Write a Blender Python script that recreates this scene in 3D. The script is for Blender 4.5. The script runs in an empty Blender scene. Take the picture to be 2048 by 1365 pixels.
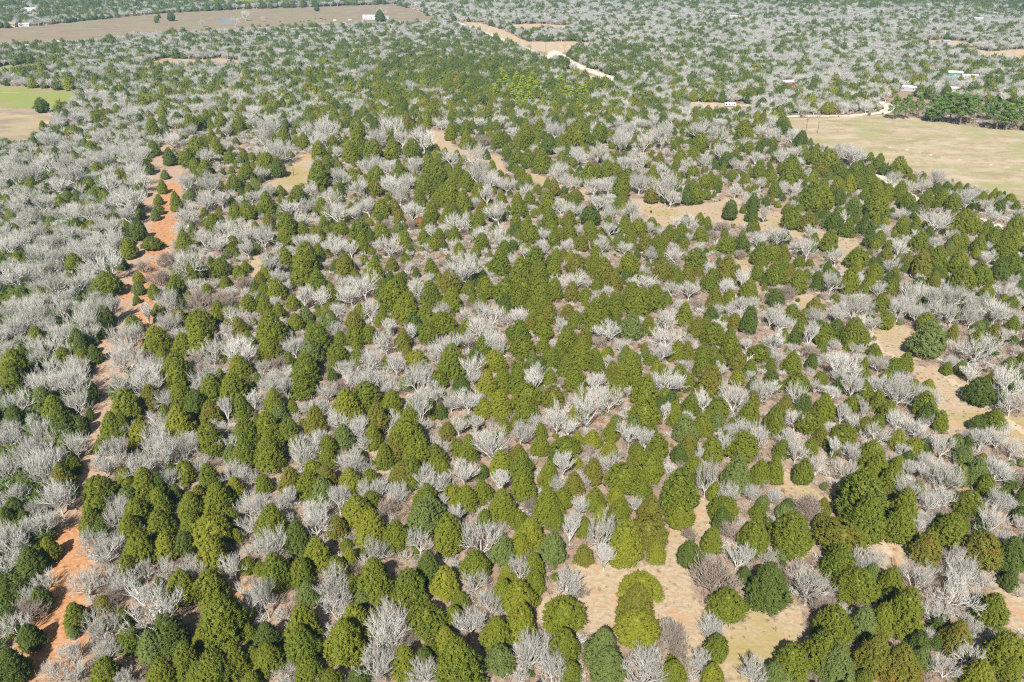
import bpy, math, random
import numpy as np
from mathutils import Vector
R = math.radians
rng = np.random.default_rng(11)
random.seed(11)
scene = bpy.context.scene

# ------------------------------------------------------------------ camera
HCAM, FOC, PITCH = 100.0, 1600.0, R(26.5)        # metres, photo pixels, downward tilt
cam_d = bpy.data.cameras.new('camera'); cam = bpy.data.objects.new('camera', cam_d)
scene.collection.objects.link(cam); scene.camera = cam
cam.location = (0, 0, HCAM); cam.rotation_euler = (R(90) - PITCH, 0, 0)
cam_d.sensor_width = 36; cam_d.lens = 36 * FOC / 2048.0
cam_d.clip_start = 1; cam_d.clip_end = 40000

# ------------------------------------------------------------------ sky, sun, exposure
SUN_HEAD, SUN_EL = R(10.6), R(43.5)
w = bpy.data.worlds.new('World'); scene.world = w; w.use_nodes = True
nt = w.node_tree
sky = nt.nodes.new('ShaderNodeTexSky'); sky.sky_type = 'NISHITA'; sky.sun_disc = False
sky.sun_elevation = SUN_EL; sky.sun_rotation = math.pi + SUN_HEAD
bg = nt.nodes['Background']; bg.inputs['Strength'].default_value = 0.05
nt.links.new(sky.outputs[0], bg.inputs['Color'])
sl = bpy.data.lights.new('sun', 'SUN'); sl.energy = 5.0; sl.angle = R(0.5); sl.color = (1.0, 0.95, 0.87)
sun = bpy.data.objects.new('sun', sl); scene.collection.objects.link(sun)
sun.rotation_euler = Vector((math.sin(SUN_HEAD) * math.cos(SUN_EL), math.cos(SUN_HEAD) * math.cos(SUN_EL),
                             -math.sin(SUN_EL))).to_track_quat('-Z', 'Y').to_euler()
scene.view_settings.view_transform = 'Standard'; scene.view_settings.look = 'None'
scene.view_settings.gamma = 1; scene.view_settings.exposure = 0.50
scene.cycles.max_bounces = 5; scene.cycles.diffuse_bounces = 3; scene.cycles.volume_bounces = 0
scene.cycles.transparent_max_bounces = 4
scene.cycles.use_denoising = False; scene.cycles.filter_width = 1.15

# ------------------------------------------------------------------ photo pixel <-> ground
SP, CP = math.sin(PITCH), math.cos(PITCH)
def ray(px, py):
    u = (np.asarray(px, float) - 1024) / FOC; v = (np.asarray(py, float) - 682.5) / FOC
    return u, CP - SP * v, -(SP + CP * v)
def ground(px, py, z=0.0):
    dx, dy, dz = ray(px, py); t = (z - HCAM) / dz
    return dx * t, dy * t
def project(x, y, z=0.0):
    z = z - HCAM
    d = y * CP - z * SP; up = y * SP + z * CP
    return 1024 + FOC * x / d, 682.5 - FOC * up / d
def depth(x, y, z=0.0):
    return y * CP - (z - HCAM) * SP

# ------------------------------------------------------------------ helpers
C = scene.collection
def mesh_np(name, V, F, mats=(), midx=None, smooth=False):
    V = np.ascontiguousarray(V, np.float32); F = np.ascontiguousarray(F, np.int32)
    k = F.shape[1]
    me = bpy.data.meshes.new(name)
    me.vertices.add(len(V)); me.vertices.foreach_set('co', V.ravel())
    me.loops.add(F.size); me.loops.foreach_set('vertex_index', F.ravel())
    me.polygons.add(len(F))
    me.polygons.foreach_set('loop_start', np.arange(0, F.size, k, dtype=np.int32))
    me.polygons.foreach_set('loop_total', np.full(len(F), k, np.int32))
    for m in mats: me.materials.append(m)
    if midx is not None: me.polygons.foreach_set('material_index', np.ascontiguousarray(midx, np.int32))
    if smooth: me.polygons.foreach_set('use_smooth', np.ones(len(F), bool))
    me.update(calc_edges=True)
    return me
def link(name, me, parent=None):
    o = bpy.data.objects.new(name, me); C.objects.link(o)
    if parent is not None: o.parent = parent
    return o
def tag(o, label=None, cat=None, group=None, kind=None):
    if label: o['label'] = label
    if cat: o['category'] = cat
    if group: o['group'] = group
    if kind: o['kind'] = kind
    return o
class MB:                                       # quads and boxes collected into one mesh
    def __init__(s): s.v = []; s.f = []
    def box(s, x0, x1, y0, y1, z0, z1):
        n = len(s.v)
        s.v += [(x0,y0,z0),(x1,y0,z0),(x1,y1,z0),(x0,y1,z0),(x0,y0,z1),(x1,y0,z1),(x1,y1,z1),(x0,y1,z1)]
        s.f += [(n+a,n+b,n+c,n+d) for a,b,c,d in ((0,3,2,1),(4,5,6,7),(0,1,5,4),(1,2,6,5),(2,3,7,6),(3,0,4,7))]
        return s
    def prism(s, pts, x0, x1):                  # outline in (y, z) extruded along x
        n = len(s.v); k = len(pts)
        s.v += [(x0, a, b) for a, b in pts] + [(x1, a, b) for a, b in pts]
        for i in range(k):
            j = (i + 1) % k; s.f.append((n+i, n+j, n+k+j, n+k+i))
        s.f.append(tuple(n+i for i in reversed(range(k)))); s.f.append(tuple(n+k+i for i in range(k)))
        return s
    def tube(s, p, q, r0, r1, k=8):
        p, q = Vector(p), Vector(q); a = (q - p).normalized()
        u = a.cross(Vector((0,0,1)) if abs(a.z) < .9 else Vector((1,0,0))).normalized(); w_ = a.cross(u)
        n = len(s.v)
        for c, r in ((p, r0), (q, r1)):
            for i in range(k):
                t = 2 * math.pi * i / k; s.v.append(tuple(c + (u * math.cos(t) + w_ * math.sin(t)) * r))
        for i in range(k):
            j = (i + 1) % k; s.f.append((n+i, n+j, n+k+j, n+k+i))
        s.f.append(tuple(n+i for i in reversed(range(k)))); s.f.append(tuple(n+k+i for i in range(k)))
        return s
    def make(s, name, m, parent=None):
        me = bpy.data.meshes.new(name); me.from_pydata(s.v, [], s.f); me.materials.append(m); me.update()
        return link(name, me, parent)

# ------------------------------------------------------------------ materials
def mat_base(name):
    m = bpy.data.materials.new(name); m.use_nodes = True
    b = m.node_tree.nodes['Principled BSDF']; b.inputs['Roughness'].default_value = .85
    b.inputs['Specular IOR Level'].default_value = .15
    return m, m.node_tree, b
def nd(t, typ, **kw):
    n = t.nodes.new(typ)
    for k, v in kw.items():
        if k in n.inputs: n.inputs[k].default_value = v
        else: setattr(n, k, v)
    return n
def mixc(t, f, a, b):
    n = t.nodes.new('ShaderNodeMix'); n.data_type = 'RGBA'
    for i, x in ((0, f), (6, a), (7, b)):
        if isinstance(x, (float, int)): n.inputs[i].default_value = x
        elif isinstance(x, tuple): n.inputs[i].default_value = (*x, 1)
        else: t.links.new(x, n.inputs[i])
    return n.outputs[2]
def rampf(t, x, a, b):
    n = t.nodes.new('ShaderNodeMapRange'); n.interpolation_type = 'SMOOTHSTEP'
    n.inputs['From Min'].default_value = a; n.inputs['From Max'].default_value = b
    t.links.new(x, n.inputs['Value']); return n.outputs[0]
def plain(name, col, rough=.7, metal=0.0, var=.12):
    m, t, b = mat_base(name)
    g = nd(t, 'ShaderNodeNewGeometry')
    n = nd(t, 'ShaderNodeTexNoise', Scale=1.7, Detail=4.0); t.links.new(g.outputs['Position'], n.inputs['Vector'])
    c = mixc(t, n.outputs['Fac'], tuple(x * (1 - var) for x in col), tuple(min(1, x * (1 + var)) for x in col))
    t.links.new(c, b.inputs['Base Color']); b.inputs['Roughness'].default_value = rough
    b.inputs['Metallic'].default_value = metal
    return m
def foliage(name, c1, c2, tip, tipw):
    """two greens varying tree by tree and clump by clump, and a tip tint in soft patches"""
    m, t, b = mat_base(name)
    oi = nd(t, 'ShaderNodeObjectInfo'); tc = nd(t, 'ShaderNodeTexCoord')
    off = t.nodes.new('ShaderNodeVectorMath'); off.operation = 'ADD'
    t.links.new(tc.outputs['Object'], off.inputs[0])
    sc = t.nodes.new('ShaderNodeMath'); sc.operation = 'MULTIPLY'; sc.inputs[1].default_value = 37.0
    t.links.new(oi.outputs['Random'], sc.inputs[0]); t.links.new(sc.outputs[0], off.inputs[1])
    n1 = nd(t, 'ShaderNodeTexNoise', Scale=.55, Detail=3.0); t.links.new(off.outputs[0], n1.inputs['Vector'])
    n2 = nd(t, 'ShaderNodeTexNoise', Scale=3.2, Detail=2.0); t.links.new(off.outputs[0], n2.inputs['Vector'])
    base = mixc(t, oi.outputs['Random'], c1, c2)
    base = mixc(t, rampf(t, n2.outputs['Fac'], .35, .68), base, tuple(x * 1.35 for x in c2))
    f = rampf(t, n1.outputs['Fac'], .62 - tipw, .80 - tipw)
    col = mixc(t, f, base, tip)
    t.links.new(col, b.inputs['Base Color'])
    b.inputs['Roughness'].default_value = .6; b.inputs['Specular IOR Level'].default_value = .25
    return m
def barkm(name, c1, c2, c3):
    m, t, b = mat_base(name)
    oi = nd(t, 'ShaderNodeObjectInfo'); tc = nd(t, 'ShaderNodeTexCoord')
    n = nd(t, 'ShaderNodeTexNoise', Scale=1.3, Detail=3.0); t.links.new(tc.outputs['Object'], n.inputs['Vector'])
    c = mixc(t, oi.outputs['Random'], c1, c2)
    c = mixc(t, rampf(t, n.outputs['Fac'], .5, .72), c, c3)
    t.links.new(c, b.inputs['Base Color']); return m

FOL = {
 'c': foliage('cedar_green',  (.052,.085,.009), (.130,.148,.010), (.165,.142,.012), .03),
 'y': foliage('cedar_yellow', (.130,.150,.011), (.165,.175,.013), (.215,.175,.014), .04),
 'b': foliage('cedar_bronze', (.100,.110,.013), (.128,.128,.014), (.185,.125,.018), .10),
 'k': foliage('cedar_dark',   (.052,.080,.012), (.072,.100,.014), (.105,.112,.013), -.06),
 'g': foliage('cedar_grey',   (.085,.120,.028), (.115,.145,.036), (.145,.155,.034), .0),
}
M_PINE  = foliage('pine_needles', (.060,.125,.018), (.095,.160,.022), (.150,.185,.024), .05)
M_PINEB = foliage('pine_bright',  (.170,.235,.012), (.210,.270,.014), (.250,.280,.016), .10)
M_RUST  = foliage('rust_leaves',  (.240,.105,.035), (.270,.120,.040), (.220,.140,.045), .0)
M_UNDER = foliage('understory_leaves', (.085,.125,.040), (.120,.160,.050), (.170,.170,.050), .0)
M_BARK  = barkm('oak_bark', (.540,.525,.480), (.720,.700,.655), (.53,.54,.45))
M_BARKF = barkm('far_oak_bark', (.500,.490,.455), (.640,.625,.590), (.50,.51,.43))
M_BARKS = barkm('shrub_twigs', (.400,.320,.265), (.470,.390,.330), (.43,.39,.31))
M_TRUNK = barkm('cedar_bark', (.220,.150,.110), (.280,.200,.150), (.30,.25,.20))
M_DEAD  = barkm('dead_wood', (.72,.68,.60), (.78,.74,.66), (.62,.57,.50))
M_DRY   = barkm('dry_brush', (.360,.290,.230), (.460,.390,.320), (.34,.32,.24))
# ------------------------------------------------------------------ where the place lies open, in photo pixels laid on the ground
def P(s): return np.array([tuple(map(float, q.split(','))) for q in s.split()])
def inside(poly, x, y):
    c = np.zeros(x.shape, bool); n = len(poly); j = n - 1
    for i in range(n):
        xi, yi = poly[i]; xj, yj = poly[j]
        if yi != yj:
            c ^= ((yi > y) != (yj > y)) & (x < (xj - xi) * (y - yi) / (yj - yi) + xi)
        j = i
    return c
def segdist(x, y, a, b):
    d = b - a; L = max((d * d).sum(), 1e-9)
    t = np.clip(((x - a[0]) * d[0] + (y - a[1]) * d[1]) / L, 0, 1)
    return np.hypot(x - a[0] - t * d[0], y - a[1] - t * d[1])
def W(poly):                                    # photo polygon -> ground metres
    gx, gy = ground(poly[:, 0], poly[:, 1]); return np.stack([gx, gy], 1)
def sdist(poly, x, y):                          # signed distance in metres, positive inside
    d = np.full(x.shape, 1e9)
    for i in range(len(poly)): d = np.minimum(d, segdist(x, y, poly[i - 1], poly[i]))
    return np.where(inside(poly, x, y), d, -d)
def linedist(pts, x, y):                        # distance to a polyline minus its half-width there
    d = np.full(x.shape, 1e9)
    for a, b in zip(pts[:-1], pts[1:]): d = np.minimum(d, segdist(x, y, a[:2], b[:2]) - (a[2] + b[2]) / 2)
    return d
def LW(s):                                      # "x,y,width_m" -> ground line
    q = P(s); gx, gy = ground(q[:, 0], q[:, 1]); return np.stack([gx, gy, q[:, 2] / 2], 1)

CLEAR = [W(P(s)) for s in (
 "1140,1128 1240,1122 1325,1132 1335,1075 1350,1040 1395,995 1440,1010 1440,1050 1400,1090 1370,1110 1385,1190 1420,1235 1490,1250 1500,1205 1545,1240 1600,1200 1610,1290 1560,1345 1480,1372 1400,1330 1350,1300 1310,1250 1240,1280 1150,1260 1080,1262 1072,1200 1110,1190",
 "1640,1062 1700,1045 1770,1060 1820,1092 1806,1132 1760,1140 1710,1105",
 "1568,935 1640,985 1664,1000 1660,1055 1600,1125 1556,1112 1640,1040 1590,1000 1556,980",
 "1745,658 1800,648 1838,670 1830,730 1880,735 1940,770 1985,828 2060,838 2060,905 1990,885 1960,850 1900,872 1858,800 1812,722 1758,712",
 "1990,1160 2060,1190 2060,1270 2008,1255",
 "1262,396 1300,402 1360,414 1440,404 1460,386 1482,402 1520,420 1582,428 1562,472 1480,452 1420,446 1380,440 1335,458 1300,442 1270,416",
 "1570,452 1640,462 1722,482 1692,548 1664,522 1650,492 1570,472",
 "855,260 892,266 906,294 930,298 962,308 1000,312 1012,347 988,347 958,332 915,312 868,292",
 "1048,343 1112,362 1182,382 1178,402 1100,374 1050,362",
 "524,372 570,352 598,310 624,310 618,370 560,384",
 "1470,518 1502,513 1496,535 1524,592 1502,584 1478,540",
 "1588,588 1622,588 1652,610 1600,622", "740,903 762,898 784,940 766,954 744,930",
 "285,129 330,117 400,121 440,117 488,124 482,131 400,132 310,134",
 "500,515 530,512 528,560 505,560", "1455,385 1480,383 1465,400 1450,398")]
FIELD = {
 'meadow': W(P("1556,238 1700,234 1780,229 1850,240 1960,256 2048,262 2300,285 2300,470 2100,440 2048,402 1990,386 1930,370 1900,362 1850,352 1800,338 1745,314 1690,302 1640,292 1608,272")),
 'bigfield': W(P("-500,118 -200,82 0,58 60,54 170,43 330,27 470,20 600,16 700,12 788,9 870,38 860,44 700,50 640,52 560,54 480,60 400,64 330,66 300,70 200,82 100,88 0,92 -300,120")),
 'lawn': W(P("-400,176 0,172 40,175 165,187 140,200 126,214 90,218 0,216 -400,216")),
 'lowlawn': W(P("-400,216 0,216 90,218 126,214 118,228 105,240 78,270 60,284 0,285 -400,290")),
 'strip': W(P("-80,150 14,132 74,128 78,136 30,146 0,152")),
 'farfield': W(P("440,2 470,-4 640,-6 600,3 500,10 445,10")),
}
SAND = [W(P(s)) for s in (
 "1062,92 1130,92 1150,96 1142,104 1110,106 1100,112 1090,104 1062,100",
 "1024,50 1070,48 1140,52 1138,57 1060,60 1030,62", "925,44 960,46 1010,62 1040,78 1062,86 1050,94 1000,80 950,58",
 "1060,84 1150,84 1190,88 1180,94 1060,92",
 "1828,84 1880,80 1935,84 1950,92 1900,94 1860,90", "1930,92 1975,104 2060,98 2060,124 1990,116 1950,108",
 "1380,204 1450,207 1520,212 1520,218 1400,219 1370,216", "1482,36 1502,36 1500,42 1484,42", "1130,140 1240,162 1200,168 1130,150")]
ROADS = [LW(s) for s in ("800,10,7 860,26,7 905,42,8 960,62,8 1000,78,8 1040,92,8 1070,106,8 1092,120,8 1105,126,8",
 "1108,102,8 1095,118,6", "1112,104,9 1136,122,9 1170,138,10 1240,163,10",
 "1552,234,5 1600,233,5 1700,232,5 1765,226,6 1782,218,9 1772,208,6 1735,197,5",
 "1700,330,4 1760,352,4 1826,394,5 1900,420,5 1960,440,5 2001,454,5 2060,480,5")]
TRACKS = [LW("1762,292,1.8 1820,301,2.2 1880,314,2.2 1930,322,1.6 2060,342,1.6"),
          LW("1700,590,2 1760,700,2 1800,720,2"), LW("1640,940,1.2 1700,990,1.2 1780,1110,1.5"),
          LW("1880,740,2 1960,810,2.2 2060,870,2.5")]
TRAIL = [LW("334,292,6.8 312,327,8.1 302,365,8.1 300,395,8.1 300,440,9.5 284,495,9.5 266,527,9.5 252,557,9.5 245,590,9.5 238,640,6.8 222,685,6.8 207,760,10.8 207,815,12.2 196,850,8.1 176,935,6.8 168,975,6.8 150,1030,8.1 144,1075,9.5 136,1125,9.5 122,1180,9.5 118,1225,8.1 108,1275,12.2 88,1325,12.2 60,1362,10.8 10,1430,10.8"),
         LW("352,335,6.8 343,370,8.1 338,407,9.5 328,445,10.8 322,482,10.8 310,520,8.1 302,545,8.1 296,567,6.8 288,635,8.1 284,660,6.8 277,695,6.8")]
BLD = [(1577,171,8),(1908,153,9),(1938,158,11),(1813,181,9),(1909,184,6),(62,22,12),(121,5,16),(1467,37,9),(1957,41.5,10),(1891,88,6),(1459,214,6),(1493,215,5),(743,39,14),(767,38.5,10)]
BLDW2 = [(float(ground(a, b_)[0]), float(ground(a, b_)[1]), c_) for a, b_, c_ in ((19,54,12),(50,53,8),(51,99,8),(124,89,6))]
BLDW = [(float(ground(a, b_)[0]), float(ground(a, b_)[1]), c_) for a, b_, c_ in BLD]
def yard(x, y):                                 # true within a yard or the lane of sight in front of a building
    m_ = np.zeros(x.shape, bool)
    for bx, by, hw in BLDW2: m_ |= (np.abs(x - bx * y / by) < hw) & (y < by + 8) & (y > by - 9)
    for bx, by, hw in BLDW: m_ |= (np.abs(x - bx * y / by) < hw * .9) & (y < by + 6) & (y > by * .955 - 8)
    return m_
ORANGE = [LW("344,370,6.8 338,410,8.1 328,445,9.5 322,482,9.5 312,505,4.1"), LW("300,528,5.4 296,567,4.1 288,635,5.4 285,660,5.4 277,700,4.1"),
          LW("250,575,5.4 246,596,5.4"), LW("150,1072,6.8 142,1110,8.1 134,1150,6.8 128,1180,5.4 114,1250,9.5 104,1290,12.2 84,1330,9.5 60,1362,8.1"),
          LW("600,313,4.1 620,315,4.1"), LW("250,1325,2.0 270,1322,4.1"), LW("1192,1183,0.8 1200,1183,0.8"), LW("1340,1223,0.8 1348,1223,0.8")]
TRX = P("334,245 330,300 308,330 300,400 300,450 270,520 245,590 236,640 215,700 207,815 180,900 165,980 145,1075 125,1180 100,1290 60,1362 0,1440")
def trail_x(py): return np.interp(py, TRX[:, 1], TRX[:, 0])

def open_at(x, y):                              # >0: metres inside any open ground
    d = np.full(x.shape, -1e9)
    for p in CLEAR + SAND + list(FIELD.values()): d = np.maximum(d, sdist(p, x, y))
    for l in ROADS + TRAIL: d = np.maximum(d, -linedist(l, x, y))
    return d

# ------------------------------------------------------------------ ground sheet
rows = np.concatenate([[1900, 1700, 1560], np.arange(1480, 260, -5.), np.arange(260, -20, -2.5), [-30, -42, -55, -68, -80, -90, -98, -104, -108]])
cols = np.concatenate([[-1600, -900, -500], np.arange(-300, 2352, 7.), [2550, 2950, 3600]])
PX, PY = np.meshgrid(cols, rows)
GX, GY = ground(PX, PY)
back = np.stack([np.linspace(-9000, 9000, len(cols)), np.full(len(cols), -6000.)])
GX = np.vstack([back[0][None], GX]); GY = np.vstack([back[1][None], GY])
def soft(d, w_): return np.clip(d / w_ * .5 + .5, 0, 1)
att = {}
near = lambda d, w_=1.5: soft(d, w_)
att['clearing'] = np.max([near(sdist(p, GX, GY), 2.5) for p in CLEAR], 0)
att['meadow'] = near(sdist(FIELD['meadow'], GX, GY), 3)
att['purple'] = near(sdist(FIELD['bigfield'], GX, GY), 8)
att['lowlawn'] = near(sdist(FIELD['lowlawn'], GX, GY), 5)
att['lawn'] = np.maximum(near(sdist(FIELD['lawn'], GX, GY), 5), np.maximum(near(sdist(FIELD['strip'], GX, GY), 8), near(sdist(FIELD['farfield'], GX, GY), 15)))
att['sand'] = np.max([near(sdist(p, GX, GY), 6) for p in SAND], 0)
att['road'] = np.max([soft(-linedist(l, GX, GY), 1.6) for l in ROADS] + [.75 * soft(-linedist(l, GX, GY), 1.2) for l in TRACKS[:1]], 0)
att['track'] = np.max([soft(-linedist(l, GX, GY), 1.2) for l in TRACKS], 0)
att['trail'] = np.max([soft(-linedist(l, GX, GY), 3.5) for l in TRAIL], 0)
att['orange'] = np.max([soft(-linedist(l, GX, GY), 2.2) for l in ORANGE], 0)
nr, nc = GX.shape
GZ = np.zeros_like(GX)
idx = np.arange(nr * nc).reshape(nr, nc)
F = np.stack([idx[:-1, :-1], idx[:-1, 1:], idx[1:, 1:], idx[1:, :-1]], -1).reshape(-1, 4)
V = np.stack([GX, GY, GZ], -1).reshape(-1, 3)

m, t, b = mat_base('ground_soil')
geo = nd(t, 'ShaderNodeNewGeometry')
def gn_(scale, detail=4.0, stretch=None):
    n = nd(t, 'ShaderNodeTexNoise', Scale=scale, Detail=detail)
    if stretch:
        mp = t.nodes.new('ShaderNodeMapping'); mp.inputs['Scale'].default_value = stretch[:3]; mp.inputs['Rotation'].default_value = (0, 0, stretch[3])
        t.links.new(geo.outputs['Position'], mp.inputs['Vector']); t.links.new(mp.outputs[0], n.inputs['Vector'])
    else: t.links.new(geo.outputs['Position'], n.inputs['Vector'])
    return n.outputs['Fac']
nbig, nmid, nfine, ntiny = gn_(.035), gn_(.22, 5.0), gn_(1.1, 6.0), gn_(4.5, 4.0)
nstr = gn_(.03, 7.0, (1.0, 2.4, 1, R(-44)))
def attr(name):
    a = t.nodes.new('ShaderNodeAttribute'); a.attribute_name = name; return a.outputs['Fac']
def edge(name, k=.7, n=None, lo=.42, hi=.58):   # a mask with its edge broken up by noise
    a = t.nodes.new('ShaderNodeMath'); a.operation = 'MULTIPLY_ADD'
    t.links.new(n or nfine, a.inputs[0]); a.inputs[1].default_value = k
    s2 = t.nodes.new('ShaderNodeMath'); s2.operation = 'ADD'; s2.inputs[1].default_value = -k / 2
    t.links.new(attr(name), s2.inputs[0]); t.links.new(s2.outputs[0], a.inputs[2])
    return rampf(t, a.outputs[0], lo, hi)
litter = mixc(t, rampf(t, nmid, .35, .65), (.32, .225, .160), (.41, .315, .240))
litter = mixc(t, rampf(t, nfine, .42, .66), litter, (.30, .200, .130))
litter = mixc(t, rampf(t, ntiny, .55, .72), litter, (.50, .410, .320))
litter = mixc(t, rampf(t, nbig, .60, .75), litter, (.52, .270, .130))
grass = mixc(t, rampf(t, nfine, .38, .62), (.44, .335, .215), (.52, .415, .290))
grass = mixc(t, rampf(t, nmid, .50, .70), grass, (.52, .330, .200))
grass = mixc(t, rampf(t, ntiny, .56, .70), grass, (.36, .270, .130))
grass = mixc(t, rampf(t, nbig, .52, .68), grass, (.40, .320, .140))
col = mixc(t, edge('clearing', .9), litter, grass)
mead = mixc(t, rampf(t, nstr, .36, .66), (.50, .400, .280), (.38, .340, .185))
mead = mixc(t, rampf(t, nfine, .45, .70), mead, (.56, .460, .320))
mead = mixc(t, rampf(t, nmid, .48, .62), mead, (.42, .320, .200))
nst2 = gn_(.05, 8.0, (1.0, 2.0, 1, R(-50)))
mead = mixc(t, rampf(t, nst2, .52, .66), mead, (.54, .445, .310))
mead = mixc(t, rampf(t, nst2, .47, .36), mead, (.36, .320, .165))
mead = mixc(t, rampf(t, nbig, .50, .70), mead, (.36, .360, .165))
col = mixc(t, edge('meadow', .4), col, mead)
purp = mixc(t, rampf(t, nstr, .35, .65), (.29, .215, .160), (.35, .275, .190))
purp = mixc(t, rampf(t, nbig, .50, .66), purp, (.27, .290, .140))
col = mixc(t, edge('purple', .3, nmid), col, purp)
lawn = mixc(t, rampf(t, nbig, .48, .68), (.29, .330, .095), (.36, .310, .150))
lawn = mixc(t, rampf(t, nstr, .62, .74), lawn, (.58, .430, .260))
col = mixc(t, edge('lawn', .3, nmid), col, lawn)
low = mixc(t, rampf(t, nstr, .40, .60), (.33, .255, .185), (.44, .360, .220))
low = mixc(t, rampf(t, nbig, .52, .66), low, (.62, .430, .260))
col = mixc(t, edge('lowlawn', .3, nmid), col, low)
sand = mixc(t, rampf(t, nmid, .40, .62), (.60, .480, .320), (.48, .350, .235))
col = mixc(t, edge('sand', .6, nmid), col, sand)
dirt = mixc(t, rampf(t, nmid, .40, .62), (.46, .320, .230), (.50, .360, .250))
dirt = mixc(t, rampf(t, nfine, .50, .70), dirt, (.36, .240, .150))
col = mixc(t, edge('trail', .9), col, dirt)
orng = mixc(t, rampf(t, nfine, .40, .62), (.50, .225, .095), (.56, .330, .185))
col = mixc(t, edge('orange', .9), col, orng)
col = mixc(t, edge('track', .9), col, (.56, .46, .33))
col = mixc(t, edge('road', .25), col, (.70, .64, .53))
t.links.new(col, b.inputs['Base Color'])
bp = nd(t, 'ShaderNodeBump', Strength=.6, Distance=.25); t.links.new(nfine, bp.inputs['Height']); t.links.new(bp.outputs[0], b.inputs['Normal'])
b.inputs['Roughness'].default_value = .95
gm = mesh_np('ground', V, F, [m])
for k_, a_ in att.items():
    at_ = gm.attributes.new(k_, 'FLOAT', 'POINT'); at_.data.foreach_set('value', np.ascontiguousarray(a_.ravel(), np.float32))
g_o = link('ground', gm); tag(g_o, kind='structure')
# pond in the far field
q = W(P("434,42 440,39.5 452,38.6 463,38.8 468,41 466,45 458,47 444,46.5 436,45"))
q = np.concatenate([[(q[i] * (1 - s_) + q[(i + 1) % len(q)] * s_) for s_ in (0, .5)] for i in range(len(q))]).reshape(-1, 2)
c0 = q.mean(0); pv = [(c0[0], c0[1], .012)] + [(a, b_, .012) for a, b_ in q]
pf = np.array([(0, 1 + i, 1 + (i + 1) % len(q)) for i in range(len(q))])
mw, tw, bw = mat_base('pond_water'); bw.inputs['Base Color'].default_value = (.30, .36, .38, 1); bw.inputs['Roughness'].default_value = .12
bw.inputs['Specular IOR Level'].default_value = .6
tag(link('water', mesh_np('water', np.array(pv), pf, [mw])), kind='structure')
# ------------------------------------------------------------------ tree shapes
def rnd(a, b, n=None): return rng.uniform(a, b, n)
def norm(v): return v / np.maximum(np.linalg.norm(v, axis=-1, keepdims=True), 1e-9)
def tufts(c, d, L, Wd):
    """little three-sided sprays of leaf, centre c, pointing along d"""
    n = len(c); a = norm(np.cross(d, rng.normal(size=(n, 3)))); b_ = np.cross(d, a)
    V = np.empty((n, 4, 3)); V[:, 3] = c + d * L[:, None]
    for i in range(3):
        th = 2 * np.pi * i / 3
        V[:, i] = c + (a * math.cos(th) + b_ * math.sin(th)) * Wd[:, None]
    k = np.arange(n)[:, None] * 4
    F = np.concatenate([k + np.array([[0, 1, 3]]), k + np.array([[1, 2, 3]]), k + np.array([[2, 0, 3]])], 0)
    return V.reshape(-1, 3), F
def tube_np(pts, rad, k=3):
    pts = np.asarray(pts, float); n = len(pts)
    d = norm(np.gradient(pts, axis=0)); ref = np.array([0.31, .77, .55]); a = norm(np.cross(d, ref)); b_ = np.cross(d, a)
    th = np.arange(k) * 2 * np.pi / k
    V = pts[:, None] + (a[:, None] * np.cos(th)[None, :, None] + b_[:, None] * np.sin(th)[None, :, None]) * np.asarray(rad)[:, None, None]
    F = []
    for i in range(n - 1):
        for j in range(k):
            q_ = (j + 1) % k; A, B, C_, D = i * k + j, i * k + q_, (i + 1) * k + q_, (i + 1) * k + j
            F += [(A, B, C_), (A, C_, D)]
    return V.reshape(-1, 3), np.array(F)
def join(parts):
    V, F, n = [], [], 0
    for v, f in parts: V.append(v); F.append(f + n); n += len(v)
    return np.concatenate(V), np.concatenate(F)

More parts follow.
